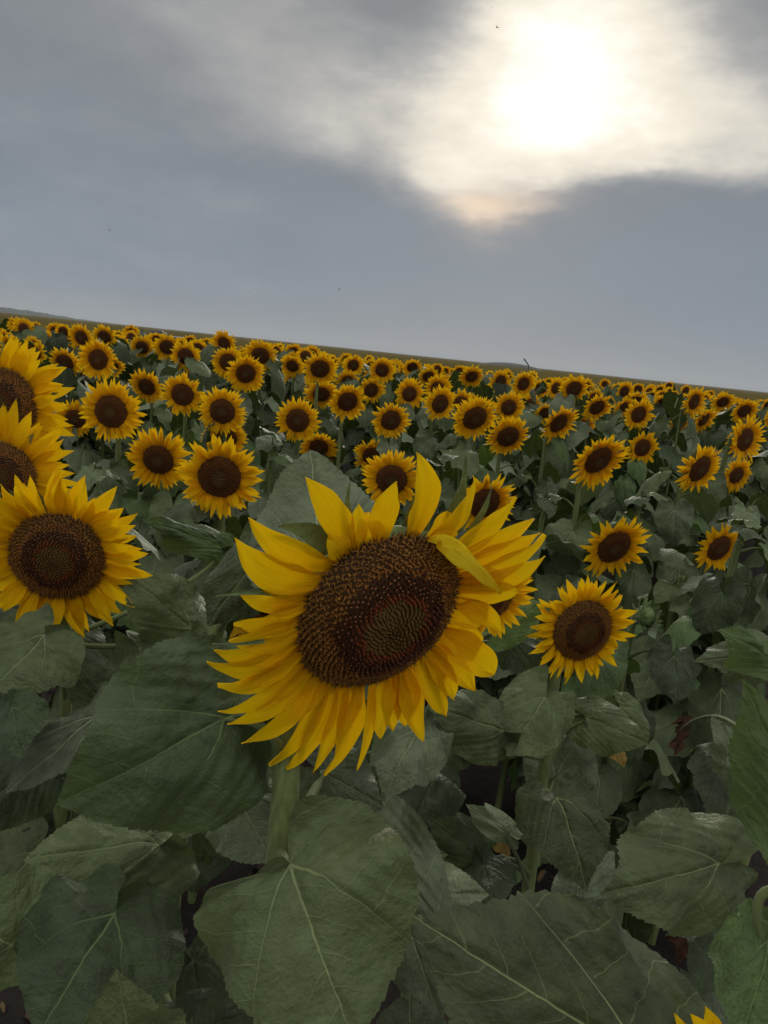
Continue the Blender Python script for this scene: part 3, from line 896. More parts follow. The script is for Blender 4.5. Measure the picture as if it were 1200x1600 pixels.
for k in range(24):
    a = 2 * math.pi * k / 24 + rb.uniform(-.1, .1); d_ = Vector((math.cos(a), math.sin(a), 0))
    b3 = d_ * RD * .8 + Vector((0, 0, -.022)); t3 = d_ * (RD + rb.uniform(.008, .018)) + Vector((0, 0, -.018))
    mb = MB(); petal(mb, b3, (b3 + t3) / 2 + d_ * .004 + Vector((0, 0, -.006)), t3, Vector((0, 0, 1)), .022, M_bract, 8, 5, .3, 0, 2, groove=0)
    ob('bract', mb.mesh('bract'), head)
PL.append([root, 595, 957, 480, 'huge sunflower filling the centre, one pale petal folded over its tilted disc', 'the huge centre bloom'])

def hl(J, T, dJ, dT, Wpx, sy, **k):
    global _ls
    _ls += 1
    return hand_leaf(cur_root, J, T, dJ, dT, Wpx, near_pt(cur_path, 0, sy), seed=k.pop('seed', _ls), **k)
_ls = 0
cur_root, cur_path = root, sp_
hl((352, 1122), (88, 1257), .735, .70, 325, 1190, hint=(-.15, -.10, 1), droop=.30, fold=.16, mat=M_leaf_dark, stalk=(420, 1110, .70), sr=.004)
hl((452, 1348), (560, 1640), .655, .61, 385, 1330, hint=(.0, .25, 1), droop=.3, fold=.06, stalk=(440, 1340, .70), sr=.005, lobes=(.12, .75), skew=.0)
hl((502, 884), (485, 703), .79, .86, 225, 1010, hint=(0, .6, 1), droop=.10, fold=.1, stalk=(480, 960, .80), mat=M_leaf_pale)
hl((500, 1205), (600, 1262), .86, .86, 120, 1330, hint=(0, .5, 1), mat=M_leaf_pale, stalk=(470, 1270, .78), sr=.006)
hl((372, 1243), (428, 1352), .86, .82, 160, 1240, hint=(-.1, .5, 1), mat=M_leaf_pale, stalk=(410, 1225, .80), wave=.09)
hl((600, 1335), (690, 1600), .84, .80, 170, 1420, hint=(-.1, .5, 1), mat=M_leaf_pale, droop=.15, stalk=(520, 1290, .76))
hl((300, 1500), (330, 1640), .95, .90, 150, 1500, hint=(0, .4, 1), mat=M_leaf_dark)
hl((520, 1290), (440, 1420), 1.0, .95, 130, 1300, hint=(0, .4, 1), mat=M_leaf_dark)
hl((640, 1660), (640, 1548), .66, .66, 130, 1560, hint=(0, .6, 1), mat=M_leaf_pale, stalk=(560, 1650, .7))

# ---- left plants ----------------------------------------------------------
def near_plant(px, py, dpx, dep, rdf, n, Nc, stempix, r0, r1, label, ref, seed, petmat=M_petal_hero, nflo=850, ragged=.12):
    g = at(*stempix[-1])
    root = new_plant(g.x, g.y)
    path = hand_stem(root, stempix, r0, r1, hairs=900)
    N = (rt * Nc[0] + up * Nc[1] - fw * Nc[2]).normalized()
    n += 11
    near_head(root, at(px, py, dep), N, dpx * dep / FPX, rdf, n, random.Random(seed), petmat, nflo, ragged=ragged)
    PL.append([root, px, py, dpx, label, ref])
    return root, path
# flower low at the left edge
cur_root, cur_path = near_plant(90, 870, 292, 1.0, .245, 26, (.10, -.36, 1), [(92, 890, 1.05), (102, 975, 1.07), (104, 1060, 1.06), (100, 1140, 1.05), (90, 1400, 1.03), (80, 1650, 1.0)], .0072, .011,
    'large sunflower at the left edge, lowest of the three stacked there, star-like petals', 'the lowest left-edge bloom', 31)
hl((298, 983), (190, 895), 1.05, 1.02, 125, 1010, hint=(.1, .4, 1), stalk=(250, 1020, 1.08))
hl((346, 856), (222, 812), 1.25, 1.2, 62, 1000, hint=(0, .5, 1), mat=M_leaf_light, droop=.2, stalk=(352, 900, 1.25), seed=70)
hl((70, 995), (-15, 1085), .94, .90, 165, 1100, hint=(-.1, .4, 1), stalk=(96, 1010, 1.0))
hl((108, 990), (155, 1075), 1.10, 1.08, 95, 1100, hint=(.1, .6, 1), mat=M_leaf_pale)
hl((20, 1108), (34, 1185), .86, .82, 105, 1170, hint=(.2, .3, 1), mat=M_leaf_dark, stalk=(60, 1100, .9))
hl((160, 1095), (110, 1040), 1.0, 1.0, 80, 1130, hint=(0, .3, 1), mat=M_leaf)
hl((60, 1180), (-45, 1310), .95, .90, 150, 1220, hint=(-.1, .3, 1), mat=M_leaf_dark)
hl((60, 1330), (-30, 1430), 1.0, .95, 170, 1330, hint=(0, .5, 1), mat=M_leaf)
hl((110, 1260), (30, 1370), 1.05, 1.0, 150, 1290, hint=(0, .5, 1), mat=M_leaf_dark)
hl((150, 1122), (8, 1240), .92, .85, 125, 1170, hint=(-.1, .6, 1), mat=M_leaf_pale, droop=.2)
# two cut off by the left edge
cur_root, cur_path = near_plant(-6, 634, 236, 1.12, .25, 26, (.22, -.05, 1), [(-10, 640, 1.08), (-8, 760, 1.12), (0, 900, 1.12), (-10, 1200, 1.10), (-20, 1500, 1.1)], .0085, .011,
    'large sunflower cut off by the left edge, topmost of the three stacked there', 'the top left-edge bloom', 32)
hl((30, 830), (120, 900), 1.2, 1.15, 110, 960, hint=(.1, .5, 1), mat=M_leaf)
hl((-20, 950), (60, 1040), 1.1, 1.0, 140, 1000, hint=(.1, .4, 1))
cur_root, cur_path = near_plant(-6, 748, 244, 1.06, .235, 27, (.25, -.10, 1), [(-10, 770, 1.0), (-18, 900, 1.04), (-20, 1000, 1.04), (-30, 1300, 1.02), (-40, 1600, 1.0)], .0085, .011,
    'large sunflower half out of frame at the left edge, middle of the stacked three', 'the middle left-edge bloom', 33)
hl((150, 790), (95, 870), 1.15, 1.1, 70, 950, hint=(0, .2, 1), mat=M_leaf)
hl((20, 1480), (-80, 1395), .76, .74, 230, 1400, hint=(0, .5, 1), mat=M_leaf, stalk=(60, 1500, .8))
# flower hidden behind the left of the big bloom, with the stout stem below
cur_root, cur_path = near_plant(432, 928, 205, .93, .27, 24, (-.15, .0, 1), [(425, 935, .97), (350, 960, .99), (308, 1120, .97), (277, 1330, .94), (264, 1470, .93), (255, 1640, .92)], .0095, .0115,
    'sunflower hidden behind the left rim of the huge centre bloom', 'the hidden left bloom', 34, M_petal_dull)
hl((250, 1320), (36, 1345), .86, .80, 190, 1330, hint=(-.05, .9, 1), droop=.24, fold=-.1, stalk=(275, 1305, .92), sr=.005)
hl((415, 862), (324, 980), .84, .83, 120, 985, hint=(-.2, .1, 1), droop=.12, stalk=(400, 900, .9))
hl((180, 1428), (58, 1625), .76, .68, 290, 1420, hint=(-.1, .35, 1), droop=.25, stalk=(230, 1390, .85), mat=M_leaf_dark)
hl((222, 1660), (182, 1513), .64, .62, 175, 1600, hint=(0, .5, 1), stalk=(240, 1660, .8))
hl((330, 1335), (300, 1300), .92, .9, 40, 1400, hint=(0, .6, 1), stalk=(300, 1340, .93), sr=.007)
hl((290, 1620), (420, 1660), .80, .78, 150, 1560, hint=(0, .5, 1), mat=M_leaf_dark)
hl((215, 1010), (290, 1070), 1.05, 1.0, 90, 1100, hint=(.2, .5, 1), mat=M_leaf)

# ---- right plants ---------------------------------------------------------
cur_root, cur_path = near_plant(910, 985, 180, 1.22, .275, 30, (.28, -.30, 1), [(895, 985, 1.27), (872, 1040, 1.29), (862, 1100, 1.27), (845, 1240, 1.24), (825, 1390, 1.22), (800, 1600, 1.2)], .0085, .0105,
    'mid-sized sunflower right of the huge centre bloom, above a heart-shaped hanging leaf', 'the mid-sized bloom right of centre', 35)
hl((870, 1246), (916, 1394), 1.12, 1.05, 165, 1280, hint=(.05, .3, 1), stalk=(855, 1225, 1.18), droop=.4)
hl((851, 1090), (792, 1182), 1.18, 1.12, 125, 1120, hint=(-.1, .25, 1))
hl((915, 1122), (1012, 1163), 1.26, 1.24, 92, 1180, hint=(.1, .5, 1), stalk=(880, 1130, 1.26), mat=M_leaf)
hl((868, 1216), (912, 1128), 1.36, 1.38, 120, 1330, hint=(.1, .4, 1), mat=M_leaf_pale)
hl((782, 1143), (665, 1105), 1.12, 1.08, 118, 1190, hint=(-.1, .5, 1), mat=M_leaf, stalk=(810, 1190, 1.2))
hl((968, 1105), (1012, 1165), 1.38, 1.36, 70, 1200, hint=(.1, .3, 1))
hl((748, 1342), (662, 1275), 1.12, 1.08, 92, 1360, hint=(0, .4, 1), mat=M_leaf_dark, stalk=(790, 1340, 1.15))
hl((793, 1302), (727, 1256), 1.08, 1.06, 48, 1380, hint=(0, .3, 1), mat=M_leaf_pale, stalk=(812, 1340, 1.12))
hl((755, 1350), (775, 1425), 1.10, 1.04, 100, 1375, hint=(0, .4, 1), mat=M_leaf_dark, stalk=(800, 1320, 1.12), seed=77)
hl((900, 1400), (960, 1330), 1.25, 1.3, 80, 1420, hint=(.1, .6, 1), mat=M_leaf_pale)
tag(hl((778, 1298), (790, 1348), 1.3, 1.25, 42, 1330, hint=(.3, .1, 1), mat=M_leaf_yellow, fold=.3), 'withered yellow leaf hanging down')
tag(hl((955, 1160), (975, 1200), 1.6, 1.55, 36, 1180, hint=(.3, .1, 1), mat=M_leaf_yellow, fold=.4), 'withered yellow leaf')
hl((760, 1480), (700, 1540), 1.05, 1.0, 110, 1500, hint=(0, .5, 1), mat=M_leaf_dark)
# flower peeping out behind the right rim of the big bloom
cur_root, cur_path = near_plant(764, 930, 150, 1.15, .25, 30, (.2, -.25, 1), [(745, 930, 1.19), (700, 1000, 1.21), (668, 1150, 1.2), (655, 1220, 1.2), (640, 1400, 1.18), (630, 1650, 1.15)], .0075, .010,
    'sunflower mostly hidden, its petals peeping out behind the right rim of the huge bloom', 'the hidden right bloom', 36, M_petal)
hl((655, 1135), (598, 1252), 1.08, 1.02, 125, 1180, hint=(-.1, .5, 1), mat=M_leaf_pale, wave=.08)
hl((682, 1205), (640, 1300), 1.2, 1.1, 120, 1260, hint=(0, .35, 1), mat=M_leaf_dark)
hl((612, 1395), (765, 1398), .92, .90, 125, 1400, hint=(0, .7, 1), mat=M_leaf_pale, droop=.2)
hl((585, 1335), (700, 1335), 1.0, .98, 100, 1340, hint=(0, .5, 1), mat=M_leaf)
hl((560, 1180), (500, 1280), 1.3, 1.25, 120, 1200, hint=(0, .5, 1), mat=M_leaf_dark)
hl((780, 985), (850, 940), 1.25, 1.25, 70, 1040, hint=(0, .4, 1), mat=M_leaf_light)
hl((800, 1000), (850, 1070), 1.3, 1.25, 80, 1060, hint=(0, .3, 1), mat=M_leaf_dark)

# plant leaning in at the right edge, its own head out of frame
g = at(1105, 1600, .98); root = new_plant(g.x, g.y)
path = hand_stem(root, [(1390, 930, 1.0), (1300, 1060, 1.0), (1200, 1200, .99), (1165, 1320, .98), (1125, 1460, .98), (1100, 1620, .97)], .0085, .0105)
cur_root, cur_path = root, path
near_head(root, at(1410, 905, .98), Vector((.1, -.95, .1)).normalized(), .18, .27, 26, random.Random(37), nflo=300)
PL.append([root, 1410, 905, 240, 'sunflower plant at the right edge, its head outside the frame, toothed heart-shaped leaf hanging', 'the right-edge plant'])
hl((1122, 1350), (936, 1397), .90, .86, 195, 1400, hint=(-.05, .4, 1), droop=.25, stalk=(1145, 1330, .94), sr=.004)
hl((1125, 1195), (1098, 1262), 1.12, 1.05, 95, 1250, hint=(0, .2, 1), mat=M_leaf_dark)
hl((1150, 1202), (1112, 1118), 1.05, 1.05, 58, 1230, hint=(0, .2, 1), mat=M_leaf_pale)
hl((1198, 1175), (1178, 1325), .86, .80, 110, 1260, hint=(-.3, .1, 1), mat=M_leaf_dark)
hl((1112, 1455), (1085, 1560), .95, .88, 92, 1440, hint=(0, .35, 1), mat=M_leaf_dark)
tag(hl((1072, 1435), (1058, 1505), 1.15, 1.12, 50, 1440, hint=(.4, .1, 1), mat=M_leaf_brown, fold=.5, wave=.12), 'shrivelled brown leaf hanging at the stem')
tag(hl((1062, 1140), (1052, 1182), 1.5, 1.45, 26, 1200, hint=(.4, .1, 1), mat=M_leaf_brown, fold=.5, wave=.12), 'shrivelled brown leaf')
0 and tag(hl((1110, 1070), (1098, 1120), 1.6, 1.55, 36, 1150, hint=(-.4, .1, 1), mat=M_leaf_brown, fold=.5, wave=.12), 'shrivelled brown leaf')
hl((1120, 1620), (1062, 1512), .92, .95, 80, 1580, hint=(0, .4, 1), mat=M_leaf_pale)
hl((1225, 1040), (1120, 985), 1.15, 1.1, 80, 1000, hint=(0, .5, 1), mat=M_leaf_light, droop=.2)
hl((1190, 1030), (1082, 1034), 1.3, 1.25, 72, 1100, hint=(0, .6, 1), mat=M_leaf)
# plant right beside the photographer: only leaves and one petal reach into the frame
g = at(1290, 1750, .50); root = new_plant(g.x, g.y)
path = hand_stem(root, [(1330, 1000, .52), (1300, 1300, .51), (1290, 1500, .50), (1290, 1700, .50)], .009, .011)
cur_root, cur_path = root, path
near_head(root, at(1400, 960, .50), Vector((.3, -.9, -.1)).normalized(), .16, .27, 24, random.Random(38), nflo=200)
PL.append([root, 1400, 960, 240, 'nearest sunflower plant at the right edge, fresh leaves reaching in, head unseen', 'the nearest right-edge plant'])
hl((1275, 1335), (1158, 1060), .50, .50, 150, 1330, hint=(-.1, .3, 1), mat=M_leaf_light, droop=.15, stalk=(1285, 1340, .5))
hl((1200, 1470), (1150, 1650), .50, .47, 140, 1420, hint=(-.1, .5, 1), mat=M_leaf_light, stalk=(1150, 1330, .50))
# plant at the photographer's feet: the broad toothed leaf at the bottom
g = at(1080, 2000, .62); root = new_plant(g.x, g.y)
path = hand_stem(root, [(1215, 1700, .62), (1150, 1760, .64), (1110, 1850, .64), (1090, 2000, .64)], .009, .011)
cur_root, cur_path = root, path
near_head(root, at(1150, 1744, .55), (rt * -.1 + up * .5 - fw * .6).normalized(), .135, .28, 24, random.Random(39), M_petal_hero, nflo=300)
PL.append([root, 1205, 1715, 260, 'low sunflower at the bottom right corner, one petal and a broad toothed leaf showing', 'the low bottom-corner plant'])
hl((1005, 1660), (646, 1431), .56, .60, 330, 1760, hint=(.1, .35, 1), mat=M_leaf, droop=.2, fold=-.1)

# ---- flowers one can tell apart: photo pixel, size --------------------------
T = lambda x, z: Vector((x, -1, z))
FL = [
 # px, py, diam, label, ref, normal
 (173, 643, 98, 'round open sunflower right of the top left-edge bloom, facing the viewer', 'the round bloom by the top left-edge one', T(-.05, -.15)),
 (247, 719, 100, 'sunflower with two stray petals across its disc, left of the broad low bloom', 'the stray-petalled bloom', T(.05, -.2)),
 (343, 746, 130, 'broad golden sunflower just above and left of the huge centre bloom', 'the broad bloom up-left of centre', T(.05, -.15)),
 (352, 685, 70, 'small sunflower peeking over the top of the broad bloom up-left of centre', None, None),
 (347, 643, 76, 'spiky sunflower two above the broad bloom up-left of centre', 'the spiky bloom above it', None),
 (285, 617, 68, 'sunflower right of its touching twin, in the upper left of the field', 'the right-hand twin', T(.05, -.15)),
 (229, 605, 58, 'sunflower left of its touching twin, in the upper left of the field', 'the left-hand twin', None),
 (153, 562, 62, 'round dark-centred sunflower high in the left part of the field', 'the round upper-left bloom', T(-.03, -.1)),
 (101, 567, 52, 'dark drooping sunflower left of the round dark-centred one at upper left', None, T(0, -.5)),
 (117, 655, 62, 'sunflower half hidden between the top left-edge bloom and the round one', None, None),
 (131, 592, 36, None, None, None), (33, 515, 34, None, None, None), (55, 520, 24, None, None, None), (72, 533, 32, None, None, None),
 (87, 517, 28, None, None, None), (8, 530, 36, None, None, T(0, -.5)), (25, 545, 30, None, None, None), (52, 552, 42, None, None, T(0, -.5)),
 (127, 528, 43, None, None, None), (163, 527, 40, None, None, T(0, -.45)), (185, 535, 32, None, None, None), (205, 520, 27, None, None, None),
 (222, 543, 38, None, None, T(0, -.5)), (261, 543, 44, 'sunflower in front of the distant grey car', 'the bloom before the car', None), (290, 557, 50, None, None, None), (298, 535, 26, None, None, None),
 (350, 537, 44, None, None, None), (356, 566, 50, None, None, None), (384, 584, 60, 'sunflower lowest of a tight cluster above and left of the centre', 'the cluster above-left of centre', None), (407, 556, 52, None, None, None), (458, 550, 29, None, None, None),
 (430, 550, 28, None, None, None), (487, 553, 31, None, None, None), (500, 577, 56, None, None, None), (450, 572, 34, None, None, None),
 (462, 592, 40, None, None, None), (528, 568, 22, None, None, None), (552, 571, 36, None, None, None), (570, 578, 22, None, None, None),
 (597, 579, 41, None, None, None), (623, 580, 29, None, None, None), (502, 617, 54, None, None, T(.1, -.6)), (543, 596, 38, None, None, None),
 (543, 628, 62, 'open sunflower in the middle band, above the gap between two lone small ones', 'the open middle-band bloom', None), (580, 610, 44, None, None, None),
 (465, 657, 70, 'sunflower left of the middle band, just above the tall leaf tip', 'the bloom over the tall leaf', None), (498, 700, 60, 'sunflower half hidden behind the tall upright leaf', 'the bloom behind the tall leaf', None),
 (611, 657, 60, 'sunflower standing clear above the two small ones over the centre bloom', 'the clear bloom above centre', T(.3, -.25)), (580, 712, 56, 'small sunflower directly above the one touching the centre bloom', None, None),
 (608, 610, 26, None, None, None), (640, 616, 50, None, None, None), (667, 590, 36, None, None, None), (688, 631, 56, None, None, None),
 (695, 602, 37, None, None, None), (695, 580, 20, None, None, None), (737, 589, 40, None, None, T(.35, -.6)), (705, 583, 17, None, None, None),
 (757, 615, 36, None, None, None), (778, 607, 30, None, None, None), (742, 654, 76, 'broad tilted sunflower with an oval disc, right of the middle', 'the broad tilted bloom', T(.4, -.45)),
 (795, 637, 52, None, None, None), (794, 683, 68, 'sunflower below right of the broad tilted one', 'the bloom below the tilted one', None), (783, 592, 24, None, None, None), (767, 593, 24, None, None, None),
 (612, 750, 92, 'sunflower touching the top petals of the huge centre bloom', 'the bloom touching the top petals', T(.05, -.2)), (757, 787, 98, 'sunflower crossed by a green bract, behind the upper right petals of the centre bloom', 'the bracted bloom', T(.3, -.3)),
 (818, 600, 41, None, None, None), (829, 633, 37, None, None, None), (845, 607, 32, None, None, None), (872, 602, 24, None, None, None),
 (897, 608, 49, None, None, T(.1, -.45)), (925, 614, 28, None, None, None), (873, 662, 68, 'round sunflower in the right-centre, upright, above no other', 'the round right-centre bloom', None), (912, 667, 44, None, None, T(.5, -.2)),
 (933, 637, 50, None, None, None), (945, 600, 18, None, None, None), (970, 620, 30, None, None, None), (948, 618, 20, None, None, None),
 (992, 627, 42, None, None, T(.1, -1.1)), (997, 608, 21, None, None, None), (1017, 608, 18, None, None, None), (1030, 612, 26, None, None, None),
 (1045, 603, 16, None, None, None), (998, 648, 51, None, None, None), (935, 720, 95, 'sunflower with an elongated oval disc, touching a smaller round one', 'the oval-disc bloom', T(.48, -.45)),
 (1004, 700, 54, 'small round sunflower right beside the oval-disc one', 'the round one beside the oval', None), (960, 856, 108, 'sunflower above the mid-sized bloom, right of the huge centre one', 'the bloom above the mid-sized one', T(.40, -.3)),
 (1124, 857, 84, 'lone small sunflower low at the right, leaves all round', 'the lone low right bloom', T(.38, -.25)), (1094, 733, 84, 'narrow sunflower turned sideways with a ragged top, at the right', 'the narrow sideways bloom', T(.55, -.35)),
 (1151, 743, 56, 'small sunflower just right of the narrow sideways one', None, T(.38, -.2)), (1165, 687, 76, 'broad sunflower near the right edge above a small one', 'the broad right-edge bloom', None), (1100, 656, 47, None, None, None),
 (1063, 662, 43, None, None, None), (1085, 628, 52, None, None, None), (1128, 653, 27, None, None, None), (1163, 643, 43, None, None, T(.1, -.5)),
 (1187, 650, 30, None, None, None), (1148, 632, 25, None, None, None), (1198, 660, 34, None, None, None), (1188, 633, 19, None, None, None),
 (1053, 617, 16, None, None, None), (1072, 610, 19, None, None, None), (1030, 622, 22, None, None, None), (1040, 633, 21, None, None, None),
 (1110, 616, 14, None, None, None), (1128, 618, 15, None, None, None),
]
rp = random.Random(21)
LISTED = []
HEADPX += [(f[0], f[1], f[2], .2 * FPX / f[2]) for f in FL if f[2] > 34]
for (px, py, d, lab, ref, Nn) in FL:
    r_ = plant(px, py, d, N=Nn + Vector((rp.gauss(0, .05), 0, rp.gauss(0, .05))) if Nn else None, label=lab, ref=ref, rnd=rp)
    LISTED.append((r_.location.x, r_.location.y))
# unopened plant with a green bud and leafy plants between the listed ones
def project0(p):
    v = p - cam_pos; d = v.dot(fw)
    return 600 + v.dot(rt) / d * FPX, 800 - v.dot(up) / d * FPX, d
# bud
def leafy(root, path, Hc, label, px, py, dep):
    H = Hc.z - root.location.z
    for k in range(22):
        f = .22 + .80 * k / 21; zt = root.location.z + H * f; p = min(path, key=lambda q: abs(q.z - zt))
        sc = rp.uniform(.15, .20) * (1.1 - .35 * f) * (.6 if k > 18 else 1)
        mw = Matrix.Translation(p - root.location) @ Matrix.Rotation(k * 2.4 + px, 4, 'Z') @ Matrix.Rotation(rp.uniform(-.3, .2) + (.7 if k > 18 else 0), 4, 'X') @ Matrix.Scale(sc, 4)
        if not blocks(root, mw, sc): ob('leaf', rp.choice(LEAF_MID), root, mw)
    PL.append([root, px, py, 30, label, None])
def bud_plant(px, py, dep, s, label, ref=None):
    Hc = at(px, py, dep); root = new_plant(Hc.x - .02, Hc.y + .05, 'sunflower_plant')
    Nb = Vector((.5, -.6, .35)).normalized()
    st, path = stem_to_head(root, root.location.copy(), Hc, Nb, s * 1.2, .009)
    ob('stem', st, root)
    if s < .04:
        return leafy(root, path, Hc, label, px, py, dep)
    mb = MB(); prof = [(.0, -.55), (.12, -.52), (.35, -.35), (.45, -.1), (.42, .12), (.25, .25), (.0, .3)]
    mb.grid([Vector((r * s * math.cos(j * math.pi / 10), r * s * math.sin(j * math.pi / 10), z * s)) for r, z in prof for j in range(20)], None, 7, 20, M_bract, close=True)
    for k in range(46):
        a = k * 2.4; ring = k / 46; d_ = Vector((math.cos(a), math.sin(a), 0))
        b = d_ * s * .40 + Vector((0, 0, s * (-.25 + .35 * ring))); t_ = d_ * s * (.95 - .5 * ring) + Vector((0, 0, s * (-.1 + .75 * ring + rp.uniform(-.1, .1))))
        petal(mb, b, (b + t_) / 2 + d_ * s * .1, t_, Vector((0, 0, 1)), s * .2, M_bract, 7, 3, .3, rp.uniform(-.4, .4), 2)
    global cur_root, cur_path
    cur_root, cur_path = root, path
    ob('flower_bud', mb.mesh('flower_bud'), root, Matrix.Translation(Hc - root.location) @ basis(Nb))
    H = Hc.z - root.location.z
    for k in range(14):
        f = .25 + .70 * k / 13; zt = root.location.z + H * f; p = min(path, key=lambda q: abs(q.z - zt))
        mw = Matrix.Translation(p - root.location) @ Matrix.Rotation(k * 2.4 + px, 4, 'Z') @ Matrix.Rotation(rp.uniform(-.3, .2), 4, 'X') @ Matrix.Scale(rp.uniform(.13, .19) * (1.1 - .4 * f), 4)
        ob('leaf', rp.choice(LEAF_MID), root, mw)
    PL.append([root, px, py, s * FPX / dep, label, ref])
bud_plant(1010, 962, 1.75, .055, 'unopened sunflower with a spiky green bud beside the mid-sized bloom right of centre')
hl((1053, 1025), (1053, 1102), 1.66, 1.6, 80, 1040, hint=(0, .15, 1), mat=M_leaf_dark)
bud_plant(1075, 905, 2.2, .03, 'leafy young sunflower plant with no open flower, below left of the lone low right bloom')
bud_plant(1180, 800, 2.3, .03, 'leafy young sunflower plant with no open flower by the right edge, above the long leaf')
bud_plant(1010, 790, 2.7, .03, 'leafy sunflower plant with no open flower, upper right of the bloom above the mid-sized one')
bud_plant(690, 740, 2.6, .03, 'leafy young sunflower plant with no open flower, between the two blooms over the centre one')
bud_plant(1168, 850, 1.95, .03, 'leafy young sunflower plant with no open flower, right of the lone low right bloom')
bud_plant(430, 700, 2.6, .03, 'leafy young sunflower plant with no open flower, left of the tall upright leaf')
bud_plant(150, 760, 2.0, .03, 'leafy young sunflower plant with no open flower, between the left-edge blooms and the stray-petalled one')
bud_plant(860, 800, 2.4, .03, 'leafy young sunflower plant with no open flower, above right of the centre bloom')

# ---- the crowded back rows --------------------------------------------------
rf = random.Random(77)
want = 300 - len(PL)
cand = []
yy = 4.9
while yy < 10.4:
    hw_ = .53 * yy + .6
    xx = -hw_ + rf.uniform(0, .4)
    while xx < hw_:
        cand.append((xx + rf.uniform(-.13, .13), yy + rf.uniform(-.14, .14))); xx += rf.uniform(.38, .54)
    yy += .56
cand = [c for c in cand if all((c[0] - a) ** 2 + (c[1] - b) ** 2 > .065 for a, b in LISTED)]
cand.sort(key=lambda c: c[1])
step = 0
for (x, y) in cand:
    if want <= 0: break
    z = terrain(x, y) + rf.gauss(1.19, .045) - (.08 if y < 6 else 0)
    px, py, dep = project(Vector((x, y, z)))
    # keep heads in the band the photograph shows them in
    hz = 487 + .105 * px
    D = rf.uniform(.15, .20)
    if py < hz + 18: py = hz + rf.uniform(18, 30)
    Nn = Vector((rf.uniform(-.3, .7), -1, rf.uniform(-1.3, -.6))) if rf.random() < .14 else None
    plant(px, py, D * FPX / dep, N=Nn, depth=dep, rnd=rf)
    want -= 1

# ---- labels for the rest: told apart by what they stand next to --------------
anchors = [p for p in PL if p[5]]
for (ax, ay, ref_) in ((240, 522, 'the far grey car'), (822, 572, 'the far leaning pole'), (0, 505, 'the left end of the skyline'), (1198, 625, 'the right end of the skyline'), (985, 612, 'the skyline right of the pole'), (560, 562, 'the skyline over the tall leaf')):
    anchors.append([None, ax, ay, 0, None, ref_])
DIRS = ['to the right of', 'below right of', 'straight below', 'below left of', 'to the left of', 'above left of', 'straight above', 'above right of']
ORD = ['nearest one', 'second one out', 'third one out', 'fourth one out', 'fifth one out', 'sixth one out', 'seventh one out', 'eighth one out', 'ninth one out', 'tenth one out', 'eleventh one out', 'twelfth one out', 'thirteenth one out', 'fourteenth one out', 'fifteenth one out', 'sixteenth one out', 'seventeenth one out', 'eighteenth one out', 'nineteenth one out', 'twentieth one out'] + ['far one out'] * 30
slots = {}
for p in PL:
    if p[4]: continue
    a = min(anchors, key=lambda q: (p[1] - q[1]) ** 2 + (p[2] - q[2]) ** 2)
    ang = math.atan2(p[2] - a[2], p[1] - a[1])
    k = int(round(ang / (math.pi / 4))) % 8
    slots.setdefault((a[5], k), []).append(((p[1] - a[1]) ** 2 + (p[2] - a[2]) ** 2, id(p), p))
for (ref, k), lst in slots.items():
    lst.sort(key=lambda q: q[0])
    for i, (_, _, p) in enumerate(lst):
        sz = 'small sunflower' if p[3] >= 38 else 'tiny far sunflower'
        p[4] = '%s, %s %s %s' % (sz, ORD[i], DIRS[k], ref)
for p in PL:
    tag(p[0], p[4], 'sunflower', GROUP)

# ------------------------------------------------------------------ far field
M = Mat('field_canopy')
t = M.new('ShaderNodeTexCoord')
mpn = M.new('ShaderNodeMapping'); M.link(t.outputs['Object'], mpn.inputs[0])
n1 = M.noise(mpn.outputs[0], 2.6, 4, .7); n2 = M.noise(mpn.outputs[0], .05, 4); n3 = M.noise(mpn.outputs[0], .5, 3)
c = M.ramp(n1.outputs['Fac'], [(.35, (.042, .042, .016)), (.5, (.105, .080, .015)), (.65, (.20, .135, .014))])
c = M.mix(M.rng(n2.outputs['Fac'], .35, .65, .15, .6), c, (.10, .082, .028))
M.link(c, M.p.inputs['Base Color']); M.p.inputs['Roughness'].default_value = 1
M.p.inputs['Specular IOR Level'].default_value = 0
M.bump(n1.outputs['Fac'], .3, 1)
M_can = M.m
mb = MB(); rc = random.Random(8)
ys = [11.5 + .35 * i for i in range(60)] + [33 + 1.5 * i for i in range(30)] + [80, 90, 105, 130, 170, 240, 400, 800, 1800, 5500]
pts = []; NX = 90
for i, y in enumerate(ys):
    hw_ = y * .75 + 3
    for j in range(NX):
        u = -1 + 2 * j / (NX - 1); x = u * hw_
        amp = .10 if y < 80 else 0.10
        pts.append(Vector((x, y, terrain(x, y) + (1.08 if i else .4) + rc.uniform(-amp, amp))))
mb.grid(pts, None, len(ys), NX, M_can)
# heads showing above the canopy
for k in range(3800):
    y = 11.0 + 70 * rc.random() ** 1.2; x = rc.uniform(-.6, .6) * y
    z = terrain(x, y) + rc.gauss(1.20, .06)
    r = rc.uniform(.07, .10); N = Vector((.25 + rc.gauss(0, .2), -1, -.2 + rc.gauss(0, .2))).normalized()
    B = basis(N).to_3x3(); o = Vector((x, y, z)); m = 9
    ring = []
    for i in range(2 * m):
        rr = r if i % 2 == 0 else r * .72
        ring.append(o + B @ Vector((rr * math.cos(i * math.pi / m), rr * math.sin(i * math.pi / m), rc.uniform(-.01, .02))))
    inner = [o + B @ Vector((r * .5 * math.cos(i * math.pi / m), r * .5 * math.sin(i * math.pi / m), .004)) for i in range(2 * m)]
    for i in range(2 * m):
        i2 = (i + 1) % (2 * m)
        mb.face([ring[i], ring[i2], inner[i2], inner[i]], M_petal, None, ((0, .9), (0, .9), (0, .2), (0, .2)))
    mb.face([p + B @ Vector((0, 0, .008)) for p in inner], M_disc)
